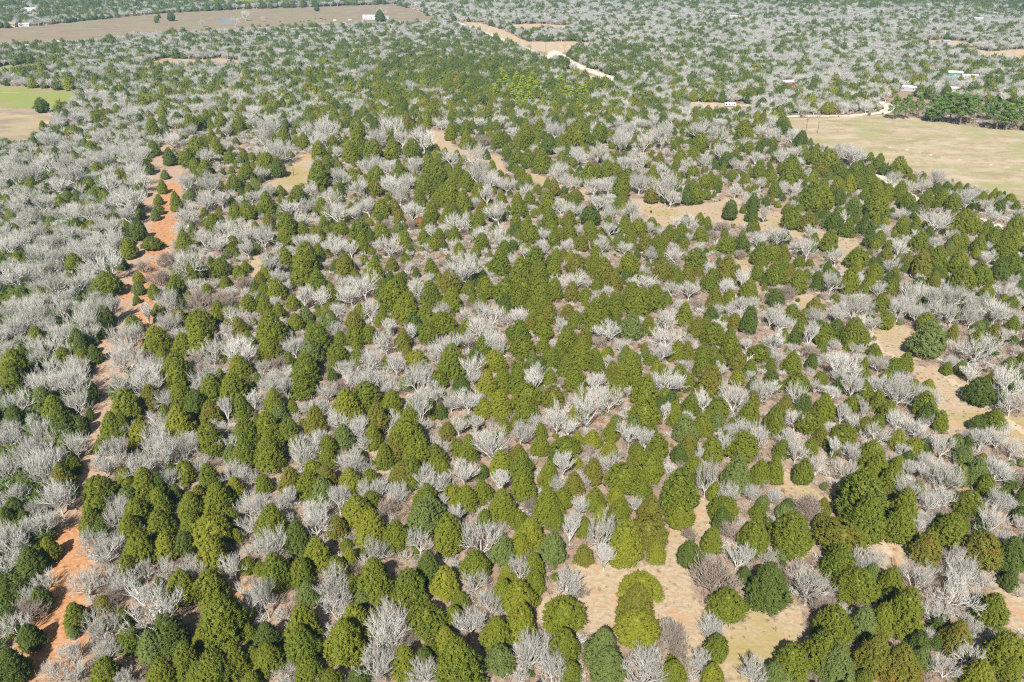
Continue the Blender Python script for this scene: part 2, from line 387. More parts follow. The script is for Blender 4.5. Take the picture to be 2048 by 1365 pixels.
def cedar_shape(style, lobes=400, per=17, size=1.0):
    """unit cedar, 5 m wide, 6.5 m tall; style sets how pointed"""
    Rr, H = 2.5, 6.5
    p, tw = [(1.35, .17), (1.8, .24), (1.15, .13), (2.2, .27), (1.5, .20)][style % 5]
    ex = rnd(-.12, .12); ey = rnd(-.12, .12)
    ph = rnd(0, 6.28, 4); am = rnd(.04, .13, 4)
    def prof(t_, a):
        r = np.where(t_ < tw, np.sqrt(np.clip(t_ / tw, .12, 1)) * .98, np.clip(1 - (np.clip(t_ - tw, 0, 1) / (1.02 - tw)) ** p, 0, 1) ** .68)
        return Rr * r * (1 + am[0] * np.cos(a + ph[0]) + am[1] * np.cos(2 * a + ph[1] + 3 * t_) + am[2] * np.cos(3 * a + ph[2] - 5 * t_) + am[3] * np.cos(5 * a + ph[3] + 9 * t_))
    # lobes
    i = np.arange(lobes); t_ = 1 - (1 - (i + .5) / lobes) ** .72
    t_ = np.clip(t_ * .96 + .05 + rnd(-.03, .03, lobes), .05, .985); a = i * 2.39996 + rnd(-.3, .3, lobes)
    r = prof(t_, a) * rnd(.66, .99, lobes)
    c = np.stack([np.cos(a) * r + ex * t_ * 3, np.sin(a) * r + ey * t_ * 3, t_ * H * .97], 1)
    out = norm(np.stack([np.cos(a), np.sin(a), .15 + .9 * t_], 1))
    lr = rnd(.40, .62, lobes) * (1.1 - .45 * t_) * math.sqrt(125 / lobes) * size
    P_, D_, L_, W_ = [], [], [], []
    for k in range(lobes):
        d = norm(rng.normal(size=(per, 3)) + out[k] * 1.15)
        P_.append(c[k] + d * lr[k] * np.array([.85, .85, 1.35]) * rnd(.35, 1.12, (per, 1)))
        D_.append(norm(d + out[k] * .5 + np.array([0, 0, .65]) + rng.normal(size=(per, 3)) * .38))
        L_.append(rnd(.34, .80, per) * lr[k] / .5); W_.append(rnd(.075, .14, per) * lr[k] / .44 * (1.2 if per < 18 else 1))
    LL = np.concatenate(L_); LL *= np.where(rng.random(len(LL)) < .12, 1.8, 1.0); L_ = [LL]
    tv = tufts(np.concatenate(P_) , np.concatenate(D_), np.concatenate(L_), np.concatenate(W_))
    # inner mass that the sprays grow from
    na, nz = 14, 9
    A, T = np.meshgrid(np.arange(na) * 2 * np.pi / na, np.linspace(.05, .96, nz))
    rr = prof(T, A) * .60 * rnd(.9, 1.08, A.shape)
    cv = np.stack([np.cos(A) * rr + ex * T * 3, np.sin(A) * rr + ey * T * 3, T * H * .86], -1).reshape(-1, 3)
    cf = []
    for z in range(nz - 1):
        for j in range(na):
            q_ = (j + 1) % na; cf += [(z*na+j, z*na+q_, (z+1)*na+q_), (z*na+j, (z+1)*na+q_, (z+1)*na+j)]
    for j in range(1, na - 1): cf += [((nz-1)*na, (nz-1)*na+j, (nz-1)*na+j+1), (0, j + 1, j)]
    return join([tv, (cv, np.array(cf))])
def cedar_trunk():
    return tube_np([(0, 0, -.15), (.03, .02, 1.5), (.06, 0, 3.4), (0, .02, 5.6)], [.17, .14, .09, .03], 6)

def pine_shape(lobes=34, per=34):
    """unit pine, 6 m wide, 10 m tall, open rounded puffs of needles"""
    i = np.arange(lobes); t_ = .30 + .68 * (i + .5) / lobes; a = i * 2.39996 + rnd(-.4, .4, lobes)
    r = 3.0 * np.sin(np.clip((t_ - .12) / .88, 0, 1) ** .8 * np.pi) ** .7 * rnd(.55, .86, lobes); r[t_ > .93] *= .3
    c = np.stack([np.cos(a) * r, np.sin(a) * r, t_ * 9.4 + rnd(-.3, .3, lobes)], 1)
    parts = []; lr = rnd(.75, 1.15, lobes) * (1.15 - .4 * t_)
    for k in range(lobes):
        d = norm(rng.normal(size=(per, 3)) + np.array([math.cos(a[k]) * .5, math.sin(a[k]) * .5, .55]))
        parts.append(tufts(c[k] + d * lr[k] * np.array([1, 1, .55]) * rnd(.35, 1, (per, 1)), norm(d + np.array([0, 0, .3])), rnd(.35, .6, per), rnd(.12, .2, per)))
    return join(parts), c
def pine_trunk(c):
    parts = [tube_np([(0, 0, -.2), (.05, 0, 3), (.1, .05, 6), (.05, 0, 9)], [.24, .19, .13, .04], 6)]
    for k in range(0, len(c), 2):
        parts.append(tube_np([(0.05, 0, c[k][2] - 1.0), c[k] * [.5, .5, 1] - [0, 0, .4], c[k]], [.08, .05, .02], 3))
    return join(parts)

def oak_shape(style, kids=(5, 5, 5, 5), L=(1.0, 2.5, 1.7, 1.15, .7), rad=(.17, .10, .058, .034, .020), up=.35, spread=(.45, .95), multi=1):
    """bare tree grown fork by fork; returns trunk and crown, scaled to 6 m wide and 6.2 m tall"""
    trunk, crown = [], []
    def grow(p, d, lev):
        n = 3 if lev < len(kids) else 2
        ln = L[lev] * random.uniform(.75, 1.2); pts = [np.array(p)]; dd = np.array(d, float)
        for s in range(n):
            dd = norm(dd + rng.normal(size=3) * (.12 if lev else .06) + np.array([0, 0, .06 * lev]))
            pts.append(pts[-1] + dd * ln / n)
        rr = np.linspace(rad[lev], rad[lev + 1] * 1.05 if lev + 1 < len(rad) else rad[lev] * .45, n + 1)
        (trunk if lev == 0 else crown).append(tube_np(pts, rr, 6 if lev == 0 else (4 if lev == 1 else 3)))
        if lev >= len(kids): return
        k = max(2, kids[lev] + random.choice((-1, 0, 0, 1))); a0 = random.uniform(0, 6.28)
        for j in range(k):
            f = 1.0 if lev == 0 else random.uniform(.35, 1.0)
            if j == 0: f = 1.0
            q_ = f * n; i0 = min(int(q_), n - 1); pp = pts[i0] * (1 - (q_ - i0)) + pts[i0 + 1] * (q_ - i0)
            e1 = norm(np.cross(dd, [.3, .5, .81])); e2 = np.cross(dd, e1); az = a0 + j * 2.4 + random.uniform(-.4, .4)
            sp = random.uniform(*spread) * (1, 1, .85, .75, .7)[lev] * (.55 if j == 0 and lev else 1)
            nd_ = norm(dd * math.cos(sp) + (e1 * math.cos(az) + e2 * math.sin(az)) * math.sin(sp) + np.array([0, 0, up * (.6 if lev == 0 else .35)]))
            grow(pp, nd_, lev + 1)
    for s in range(multi):
        az = s * 6.28 / multi + random.uniform(0, 1)
        grow((0.12 * math.cos(az) * (multi > 1), .12 * math.sin(az) * (multi > 1), -.1), norm(np.array([.5 * math.cos(az) * (multi > 1), .5 * math.sin(az) * (multi > 1), 1.0])), 0)
    tv, cv = join(trunk), join(crown)
    lo, hi = np.percentile(cv[0], 1, axis=0), np.percentile(cv[0], 99, axis=0)
    s = np.array([6 / max(hi[0] - lo[0], .1), 6 / max(hi[1] - lo[1], .1), 6.2 / hi[2]]); s[:2] = s[:2].mean() * .5 + s[:2] * .5
    return (tv[0] * s, tv[1]), (cv[0] * s, cv[1])

class Proto:                                    # a tree kind: separate part meshes for near trees, one joined mesh for woods
    def __init__(s, parts, joined=None): s.parts = parts; s.j = joined
def joined_mesh(name, a, ma, b_, mb):
    V, F = join([a, b_]); return mesh_np(name, V, F, [ma, mb], np.r_[np.zeros(len(a[1]), int), np.ones(len(b_[1]), int)])
CED, CEDF, OAK, OAKF, UPR, SHR, PIN, PINB = {}, {}, [], [], [], [], [], []
shapes = [cedar_shape(i) for i in range(5)]; shapesF = [cedar_shape(i, 30, 13, .95) for i in range(4)]
ctr = cedar_trunk(); ctr_me = mesh_np('trunk', *ctr, [M_TRUNK], smooth=True)
for k in 'cybkg':
    CED[k] = [[('trunk', ctr_me), ('crown', mesh_np('crown', *s, [FOL[k]]))] for s in shapes]
    CEDF[k] = [mesh_np('cedar_wood', *s, [FOL[k]]) for s in shapesF]
CEDN = {k: [joined_mesh('cedar_wood', ctr, M_TRUNK, s, FOL[k]) for s in shapes] for k in 'cybkg'}
OAKN, UPRN = [], []
for i in range(7):
    tr, cr = oak_shape(i, kids=(random.choice((5, 6, 7, 8)), 5, 6, 5), spread=[(.5, 1.05), (.45, .95), (.6, 1.15)][i % 3], up=[.25, .35, .12][i % 3], rad=(.20, .12, .064, .034, .021))
    OAK.append([('trunk', mesh_np('trunk', *tr, [M_BARK], smooth=True)), ('crown', mesh_np('crown', *cr, [M_BARK]))])
    OAKN.append(joined_mesh('oak_wood', tr, M_BARK, cr, M_BARK))
for i in range(3):
    tr, cr = oak_shape(i, kids=(6, 6, 6, 6), spread=(.25, .6), up=.6, rad=(.16, .10, .055, .032, .021))
    UPR.append([('trunk', mesh_np('trunk', *tr, [M_BARK], smooth=True)), ('crown', mesh_np('crown', *cr, [M_BARK]))])
    OAKN.append(joined_mesh('oak_wood', tr, M_BARK, cr, M_BARK))
for i in range(4):
    tr, cr = oak_shape(i, kids=(7, 7, 6), L=(1.0, 1.9, 1.4, 1.2), rad=(.15, .09, .055, .036), spread=(.45, .95))
    OAKF.append(joined_mesh('oak_wood', tr, M_BARKF, cr, M_BARKF))
for i in range(3):
    tr, cr = oak_shape(i, kids=(4, 4, 5, 6), L=(.5, 1.5, 1.2, .9, .55), rad=(.07, .055, .04, .028, .020), spread=(.4, 1.0), multi=4)
    SHR.append([('stems', mesh_np('stems', *tr, [M_BARKS])), ('crown', mesh_np('crown', *cr, [M_BARKS]))])
(ps, pc) = pine_shape(); pt = pine_trunk(pc); (ps2, pc2) = pine_shape(); pt2 = pine_trunk(pc2)
for s_, t_ in ((ps, pt), (ps2, pt2)):
    PIN.append([('trunk', mesh_np('trunk', *t_, [M_TRUNK])), ('crown', mesh_np('crown', *s_, [M_PINE]))])
    PINB.append([('trunk', mesh_np('trunk', *t_, [M_TRUNK])), ('crown', mesh_np('crown', *s_, [M_PINEB]))])
tr, cr = oak_shape(0, kids=(4, 3, 3), L=(2.4, 2.2, 1.3, .8), rad=(.26, .17, .10, .05), spread=(.4, .9))
DEAD = [[('trunk', mesh_np('trunk', *tr, [M_DEAD], smooth=True)), ('branches', mesh_np('branches', *cr, [M_DEAD]))]]
RUST = [[('trunk', ctr_me), ('crown', mesh_np('crown', *cedar_shape(3), [M_RUST]))]]
# ground brush
br = [mesh_np('brush', *join([a for a in oak_shape(i, kids=(3, 4, 4), L=(.4, .8, .6, .45), rad=(.05, .04, .03, .022), spread=(.5, 1.1), multi=3)]), [mm])
      for i, mm in enumerate((M_DRY, M_BARKS, M_DRY, M_BARK))]
gb = [mesh_np('bush', *cedar_shape(3, 26, 22, 1.0), [mm]) for mm in (M_UNDER, FOL['k'], FOL['c'])]
# tree survey: kind, x, y, crown width [, crown height], four units to a photo pixel, one block per surveyed plot
PLOTS = [
(0,1025,"k 90 1230 260;k 60 640 200;k 250 1000 200;o 60 220 260;o 350 90 220;c 400 300 170;k 250 400 220;o 60 420 200;g 120 620 200;o 350 540 150;o 260 660 180;k 330 700 180;s 230 800 260;o 120 900 200;k 60 850 160;o 720 250 230;c 700 80 200;o 920 40 160;k 820 110 150;o 830 340 200;o 920 250 150;c 1120 290 260;v 1125 160 80;c 1040 130 200;c 1290 100 230;y 1330 270 200;c 1540 110 220;k 1480 250 180;y 1700 170 300 350;y 1700 330 260;c 1850 60 160;o 1980 100 160;k 60 60 180;k 200 50 120;o 1530 450 200;o 1310 440 150;v 1160 470 120;o 1870 430 200;c 1020 440 150;o 950 540 220;o 680 560 240;c 1900 200 120;o 1230 740 420;c 1450 600 260;c 1680 620 280;c 1780 860 400;o 1990 680 220;o 2040 290 80;c 1980 430 130;b 820 740 140;c 610 830 200;g 590 960 100;o 800 920 300;s 920 670 200;o 850 1090 200;c 980 850 150;c 1040 1010 220;k 1350 980 300;g 1200 1080 240;c 1620 1010 200;o 560 1110 180;o 430 1280 200;o 600 1270 180;c 850 1290 260;v 1010 1330 120;c 1480 1180 260;c 1290 1290 220;c 1700 1270 280;c 1860 1180 260;c 2030 1150 130;o 320 1250 100;c 2000 960 130;c 1590 1310 200"),
(512,1025,"c 120 90 240;k 340 200 240;o 480 80 220;b 640 130 170;y 740 30 120;y 920 130 260;v 230 80 110;o 110 260 230;y 500 330 230;c 170 480 260;c 360 480 220;o 70 660 180 350;g 420 640 180;c 1130 190 210;g 1330 60 260;o 1310 230 190;c 1540 180 260;o 1800 200 280;v 1620 30 120;g 1970 300 230;o 950 310 200;c 650 440 180;o 620 580 260 350;c 770 580 180;c 960 540 320;o 640 780 220;c 1230 600 280;k 1380 450 230;y 1520 560 240;c 1760 430 230;o 1750 550 200;c 1980 640 200;y 2010 500 140;g 850 700 150;y 800 880 270;o 1030 740 120;o 1050 930 330;s 1220 990 170;c 720 1020 330 400;c 1360 850 300 320;c 1580 830 160;o 1880 730 190;o 1720 880 220;y 1520 1040 220;c 1640 700 150;c 1930 960 260;o 950 1180 280;c 1200 1200 240;o 1350 1270 240;c 1620 1240 400;g 1940 1180 240;c 370 900 300;k 90 1000 230;c 90 1180 240;c 360 1060 300;c 420 1280 220;c 1400 1100 140;k 830 1320 170;c 550 1310 100;c 30 450 110;k 540 640 100"),
(1024,1025,"c 60 60 150;y 150 160 240;c 340 60 160;v 460 130 120 300;c 570 120 140;o 720 150 200 330;g 320 290 230;c 180 430 200;y 60 270 180;o 60 450 170;b 580 340 160;v 740 360 150;y 900 260 260 420;b 1080 170 300 330;y 1150 320 160;c 1350 20 220;c 1590 220 180;k 1430 340 200;s 1420 180 140;s 1750 140 200;k 1680 60 160;c 1940 200 240 330;v 1800 360 140;s 1620 530 360 340;c 1730 740 290 310;k 1860 500 120;k 2060 600 340 430;y 1020 600 330 280;y 1010 920 340 330;b 1010 740 300;c 410 820 320 350;y 60 680 260;y 70 880 260;o 150 1100 270;c 420 1090 260;g 740 1100 320 380;g 760 1250 280;c 470 1290 180;o 320 1230 220;c 180 560 180;o 430 550 230;s 540 640 160;s 1280 1010 220 300;v 1240 890 100;s 1330 1110 180;o 1060 1250 330;c 1290 1280 190;o 1600 940 200;c 1640 1080 210;o 1510 1190 190;y 1600 1320 200;o 1930 1260 220;g 2020 1300 100;o 1590 910 170;o 60 1310 130"),
(1536,1025,"c 190 180 330 400;s 360 20 150;b 440 90 140;b 590 190 380 230;c 780 50 320;c 1060 90 260;c 1460 140 280 330;k 1370 60 100;o 1190 100 160;b 1260 280 240;k 1700 120 130;b 1700 310 300 330;o 1790 60 220;o 1870 210 140;k 1950 350 250;k 1930 540 150;c 560 400 260;c 700 590 320 320;o 330 580 320 340;s 400 740 220;o 740 380 190;o 870 370 170;g 830 490 150;c 980 560 220;c 1090 790 300 450;o 1180 520 260;o 1480 340 180;o 1560 460 240;o 1480 620 330;o 1380 790 220;c 1780 790 250 330;o 1740 540 120;c 510 900 300;g 750 880 240;c 930 860 220;c 480 1110 340;g 550 1230 280;b 860 1140 300;b 1060 1230 330;c 200 1180 300 280;g 60 1290 180;k 1390 900 180;b 1520 1010 260;o 1650 920 130;o 1620 1130 220;c 1900 1120 330 400;g 1230 1160 180;o 1290 980 110;k 1360 1050 120;o 1420 1240 200;y 1680 1310 260;o 2020 640 90;k 2020 20 120;c 1950 1270 200;c 760 1330 140"),
(0,745,"c 110 60 220;k 30 250 120;o 130 230 190;o 400 90 240;o 600 80 240;g 340 220 180;b 570 140 80;k 700 170 160;o 620 230 180;c 450 310 230;k 500 430 220;k 120 370 170;k 220 370 120;o 300 430 180;o 450 470 160;o 60 500 200;o 250 600 260;k 650 430 140;k 730 340 80;o 680 580 180;o 50 760 200;o 330 740 250;g 520 620 160;c 620 740 140;b 500 830 190;k 550 950 150;o 370 850 170;k 220 890 170;o 120 970 200;o 460 1000 240;k 300 990 120;k 120 1110 180;o 280 1090 130;b 30 640 90;o 970 90 220;g 930 160 130;c 1055 80 80 220;o 1180 60 240;b 1210 210 170 260;c 1020 280 250;c 1420 60 230;c 1430 210 200;o 1630 50 200;v 1580 130 100;o 1340 220 170;k 1560 250 180;c 1690 140 200;c 1850 140 230;c 1960 120 130;v 2030 230 100;c 860 440 200;c 960 430 180;c 820 600 130;o 1040 450 120;y 1110 480 160;y 1060 600 110;o 1270 390 170;o 1260 510 200;o 1470 580 200;o 1300 640 260;o 1100 750 240;v 930 640 160;o 830 730 180;s 740 740 140;y 1450 400 230;k 1550 370 100;b 1690 330 180;c 1680 540 240 320;v 1810 290 90 220;o 1820 570 140;c 1920 280 170;c 1960 480 230 300;c 1950 660 200;o 1590 740 120;k 1370 790 120;c 1490 800 160;o 1350 850 150;c 1680 870 200 300;g 1860 660 140;o 1870 800 200;o 2000 840 130;b 970 800 80;c 1020 860 160;c 1150 900 240;k 1270 900 160;o 940 1080 180;g 1010 1010 160;c 770 930 240 260;c 750 1100 250 300;c 1290 1040 200;c 1530 1080 220;c 1740 1020 260;c 1100 1130 240;y 1880 930 170;o 1990 1060 200 250;k 1400 970 120"),
(512,745,"c 20 60 100;o 110 100 190;o 30 240 110;v 240 130 110 220;c 380 110 240 260;o 570 150 150;v 570 280 90;c 150 230 170;g 190 330 140;o 430 290 150;c 300 290 110;b 470 390 200;o 650 390 140;c 100 450 230;c 260 470 190;c 120 640 260;o 390 600 220;o 500 520 130;o 340 700 180;c 570 600 170 220;g 710 520 170;c 570 700 160;o 820 440 170;o 870 550 110;y 740 280 240;c 900 200 260 280;b 960 370 200 280;c 1090 240 180;c 930 520 160;o 1110 370 130;c 1230 380 180;c 1200 520 280;b 1120 600 200;o 790 720 230 250;o 860 760 130;k 840 660 100;c 1020 680 150 240;c 1300 640 250;c 1440 680 180;b 1160 830 190;c 1230 800 240;c 920 850 140;y 760 870 180;b 560 850 200;b 270 880 220;c 430 900 220;c 60 900 140;g 540 960 200;o 880 930 140;v 1000 930 110;o 1130 960 170;o 660 1000 160 260;v 270 1000 110;o 180 1050 150;o 480 1110 230;o 30 1070 140 250;c 930 1030 140;y 820 1110 240;s 1060 1090 190;o 750 50 160;o 900 60 200;o 1050 110 160;s 690 130 180;o 1290 60 200;o 1320 240 160 400;o 1350 420 120;o 1440 160 160;o 1560 230 150;o 1700 220 200;c 1470 60 140;k 1640 100 130;o 1740 30 130;y 1850 100 180;c 1980 80 180;y 1960 260 220;y 1830 300 150;b 1420 300 90;o 1620 420 140;v 1760 420 100;o 1880 560 290 330;o 1450 590 160 200;b 1530 470 140;c 1700 620 170 270;c 1990 430 110;o 1660 790 200 230;o 1380 870 230;v 1500 880 100;c 1370 1000 220;v 1960 880 120 220;c 1810 960 180;c 1680 1010 200;y 1960 740 200;k 1820 800 100;c 1500 760 120;c 1960 1070 220;v 1510 1040 80;o 1610 1120 130;g 1390 1110 250;s 1270 650 120;b 2030 660 60"),
(1024,745,"c 60 80 180;c 120 190 230 240;c 110 300 200;v 200 60 110;b 340 210 190 230;s 390 90 120;c 500 60 170;c 300 60 130;c 890 60 200;o 680 70 130;o 780 200 210 250;c 840 140 120;o 600 280 240 350;c 560 190 100;o 1260 80 230 220;c 1230 190 110;c 1410 80 140;b 1590 80 220;y 1800 50 120;o 1780 200 240 280;o 1980 150 170 240;v 1540 230 110 200;c 1430 260 160;c 1060 150 220;c 1050 330 260 280;v 930 160 70;v 1215 310 90 180;c 1310 340 130 250;c 1650 290 160;b 1920 240 110 200;c 1900 340 180;o 360 360 170 280;o 450 430 140;o 190 390 120;o 70 470 170;c 230 480 110 160;c 220 600 150;c 440 610 250 200;y 520 540 110;y 650 540 140;y 780 620 130;o 940 490 200 220;v 1070 540 130;g 830 400 110;c 800 480 140;s 620 630 120;o 770 720 150;o 850 650 100;c 1010 680 150;c 1170 600 180 250;g 1390 460 200;c 1530 430 160;c 1570 370 120;g 1650 400 130;b 1420 580 150;c 1600 620 190;o 1700 550 140 200;c 1850 590 270 280;o 1850 430 130;o 1980 510 150 250;b 50 640 130;c 90 760 200;c 90 920 220;v 410 740 140;o 370 890 130;c 290 830 150 260;y 530 730 90;b 490 910 160 240;b 650 800 170 250;v 590 880 90;c 900 840 280 280;g 930 830 120;c 1110 770 230;c 1040 940 150;y 840 1000 150;c 660 1030 170;o 540 1060 130;c 290 1060 240;s 160 1080 170;c 1330 960 290 400;c 1450 760 160;o 1560 830 150 300;v 1500 660 80;g 1800 830 230 340;c 1980 800 180;c 1620 960 150 180;o 1750 960 160;c 1700 1080 260 220;b 1100 1100 200;g 2010 1050 110;c 860 1100 180;v 1020 1070 90;c 330 1100 170"),
(1536,745,"v 30 130 100;c 90 120 80;c 240 90 200 200;o 230 180 170;c 430 50 110;o 380 110 110;o 570 30 120;o 500 160 120;k 580 110 110;o 680 100 140 220;c 780 40 80;c 780 160 150 170;o 880 100 150;o 1060 130 260 300;y 1280 110 110;o 1260 200 190;c 1260 270 180;k 1700 160 220 260;o 1920 80 260;o 1960 230 200;k 1860 210 120;c 1830 370 200 170;k 1680 420 120;c 1380 400 130 200;k 1280 340 140;o 1290 380 110;b 900 200 110;c 960 320 170;c 680 250 120;v 770 300 80;c 450 290 180 260;k 270 260 140;b 130 270 140;c 330 400 200 230;o 220 370 150;o 590 310 100 200;o 690 390 130;c 620 500 210 180;b 430 510 130;b 780 430 130;o 870 500 190 200;o 1040 380 150;o 1190 450 160;y 1040 540 140;y 1170 600 140;o 1090 620 100;v 1270 570 100;k 1240 590 120;o 1400 580 170 230;g 1510 560 120;k 1610 570 110;o 1720 530 170;o 1850 510 200;o 1960 600 160;c 60 400 170 300;v 150 540 100;o 230 620 160 220;c 110 620 130;c 350 610 120;v 520 600 110;o 670 640 130;o 390 740 140 240;c 280 800 150 240;c 820 660 210 260;c 60 780 160 260;o 620 780 160;c 1050 760 170 200;k 1120 700 120;v 1130 780 100;c 990 870 200;c 720 820 140;c 740 980 400 500;c 870 760 180;c 700 900 200;g 450 910 60;s 300 1060 230 200;b 440 1080 130;k 160 1060 100;o 50 990 110;o 1110 930 220;c 1100 1080 250 350;o 1290 1030 150;o 1440 830 240 280;o 1400 1000 180;g 1660 800 210;o 1830 780 200;c 1600 1060 220 250;o 1820 1010 180;o 1950 1050 140;k 2020 1020 130 300;k 1950 870 110;c 2030 720 60;g 1560 680 140;v 1250 780 100;o 1270 700 120"),
(0,485,"c 600 180 150;c 880 350 220 230;k 840 600 160;k 860 700 140;c 160 460 70;c 340 420 90;c 90 380 60;k 230 100 60;c 440 690 80;c 290 760 150;k 620 800 160;k 660 860 180;c 500 930 150 200;c 650 930 130;c 190 930 170;c 120 1010 250;k 780 900 130;k 390 880 80;k 990 170 100;c 760 220 90;c 30 800 80;b 720 420 60;c 630 510 80;o 880 160 220;o 440 320 200;o 620 320 160;o 300 480 180;o 120 250 200;o 320 100 180;o 500 90 160;o 700 100 180;o 280 250 170;o 60 560 150;o 280 580 200;o 480 520 160;o 720 560 200;o 640 640 220;o 800 500 160;o 500 740 200;o 400 640 120;o 130 680 170;o 60 740 130;o 400 830 150;o 300 920 140;o 600 1000 180;o 60 880 120;o 740 700 160;o 560 420 130;o 400 180 150;o 180 560 130;v 920 540 130;c 1060 660 140;o 1000 760 220;o 950 920 240;c 1240 800 230 280;s 1110 200 130;y 1110 290 90;g 1110 370 100;c 1090 460 60;s 1330 140 150;o 1520 160 220;k 1640 230 80;c 1760 210 160 180;c 1540 250 160;c 1400 350 140;c 1230 400 110;o 1570 340 130;o 1340 460 170;s 1280 290 200;c 1650 390 90;s 1600 470 220;s 1800 460 200;c 1800 330 90;c 1960 200 80;s 1950 330 150;c 1270 550 110;v 1170 570 110;o 1350 640 160 200;b 1440 590 120;c 1600 640 230 240;c 1740 540 120;o 1860 590 160;c 1980 500 130;b 1920 680 150;y 1810 660 60;o 1800 700 110;c 1600 770 220;c 1470 820 180;o 1430 740 120;c 1990 780 120;o 1700 870 190;o 1920 870 220;c 1800 880 120;c 1920 1010 180;c 1300 920 130;c 1400 1010 220;o 1190 1000 170;s 1560 950 140;s 1620 1040 160;s 1180 900 110;c 2030 400 60;c 2030 640 60"),
(512,485,"v 120 170 150;c 230 130 150;c 100 240 160;b 30 300 110;v 190 290 90;o 250 350 100;c 400 130 220;c 380 240 200;b 710 190 170;b 1090 180 100;c 950 230 170 230;c 1400 200 110;o 1680 200 240;s 1490 170 100;c 1960 170 200;c 1780 230 120;k 1800 300 130;o 1570 240 150;c 500 320 180;c 600 410 130;o 520 430 140;v 390 440 110;c 290 480 110;c 160 390 160;o 150 470 90;c 60 380 100;c 60 520 120;c 180 560 120;o 680 310 110;o 870 330 190;o 760 400 180;o 920 540 130 210;c 830 560 120;o 640 540 120;b 590 520 90;c 1130 330 130;c 1100 440 290 300;c 1200 540 220;c 1020 610 130;o 1310 370 170;b 1550 330 170;c 1400 420 180;c 1700 380 120;c 1560 470 160;o 1490 540 120;c 1480 650 260 200;c 1350 580 160;o 1660 570 110;o 1790 530 130;o 1890 570 170;o 2010 610 100;c 2000 400 200;k 1990 480 130;c 1850 370 150;c 130 700 230 330;g 400 590 120;c 320 640 120;c 490 770 240 270;g 440 900 200;c 100 860 180;v 270 740 60;o 310 830 150;g 590 630 150;o 640 690 110;b 790 640 140 200;c 800 760 150;c 680 780 120;o 730 870 80;c 650 900 160;c 900 740 130;o 1040 800 180 220;v 1070 680 90;b 1180 790 140 220;v 1240 720 90;k 1270 640 120;c 1380 740 150;o 1540 830 210;o 1310 860 90;o 1420 860 120;c 1690 680 110;o 1800 680 200;c 1820 830 130;k 2030 720 90;o 1700 780 140;o 1900 790 160;o 1950 850 110;y 1900 960 190 220;o 1730 990 170 250;c 1560 970 240;y 1280 950 160;o 1120 970 130 200;c 810 930 110;o 920 940 170;o 720 1020 170;c 1040 970 90;c 630 980 130;c 400 1010 230;s 180 970 150;c 260 950 110;b 90 950 80;o 1450 920 110;o 1340 1040 180"),
(1024,485,"c 190 150 180;c 60 230 180;c 220 270 170;c 360 120 110;b 500 180 160;c 340 200 130;o 510 300 160 180;o 360 330 120;c 90 370 220;c 230 420 200;c 330 380 150;b 480 400 130;c 60 450 160;c 680 100 110;o 740 120 90;c 940 180 160;b 740 230 180;c 660 210 120;b 1200 240 150;b 820 320 140;k 920 280 100;c 680 340 100;o 1080 320 190 150;c 1190 120 100;b 1410 260 120;c 1310 260 100;o 1580 200 100;c 1480 160 170;b 1720 230 180;c 1590 310 150;o 1720 350 120;o 1850 280 100 200;c 1990 100 150;c 1960 230 120;k 2020 320 60;s 1830 100 110;o 1280 370 120;o 1420 370 150;c 1140 450 190;c 960 430 180;c 1010 500 200;c 840 480 150;o 660 480 120;c 690 570 220;c 830 570 110;c 590 430 110;o 60 590 130;c 180 590 130;b 300 570 150;b 440 560 120;v 390 670 90;c 500 620 130;c 260 700 150;b 150 660 120;c 60 730 180;c 80 850 200 200;c 440 790 180;c 250 830 120;b 580 790 160 160;c 560 900 210;c 680 620 180;g 950 680 190 250;o 790 710 220 190;s 700 800 120;o 880 830 110;c 320 940 160;c 440 1000 160;o 180 1050 150;c 60 1000 140;o 1230 620 150;o 1240 760 260 230;o 1200 880 150;c 1380 580 150 220;s 1480 500 110;b 1630 440 130;c 1740 450 110;b 1480 690 150;c 1590 740 200 220;o 1670 660 100;b 1770 640 110 160;k 1900 630 150 260;v 1840 500 90;v 1930 500 80;o 1650 530 80;k 1600 580 110;c 1890 400 160;o 2020 590 80;c 1320 870 160 180;b 1400 880 130;o 1450 830 90;c 1750 850 180;c 1750 770 140;o 1880 810 90;c 1980 890 190 170;d 1880 940 100;o 1400 990 110;c 1530 900 160;c 1530 1000 150;o 1670 1010 110;b 1810 960 150;c 1900 1010 120;c 910 900 120 170;g 890 920 100;c 950 1010 220;c 1110 930 110;c 690 980 140;v 770 950 60;c 780 880 80"),
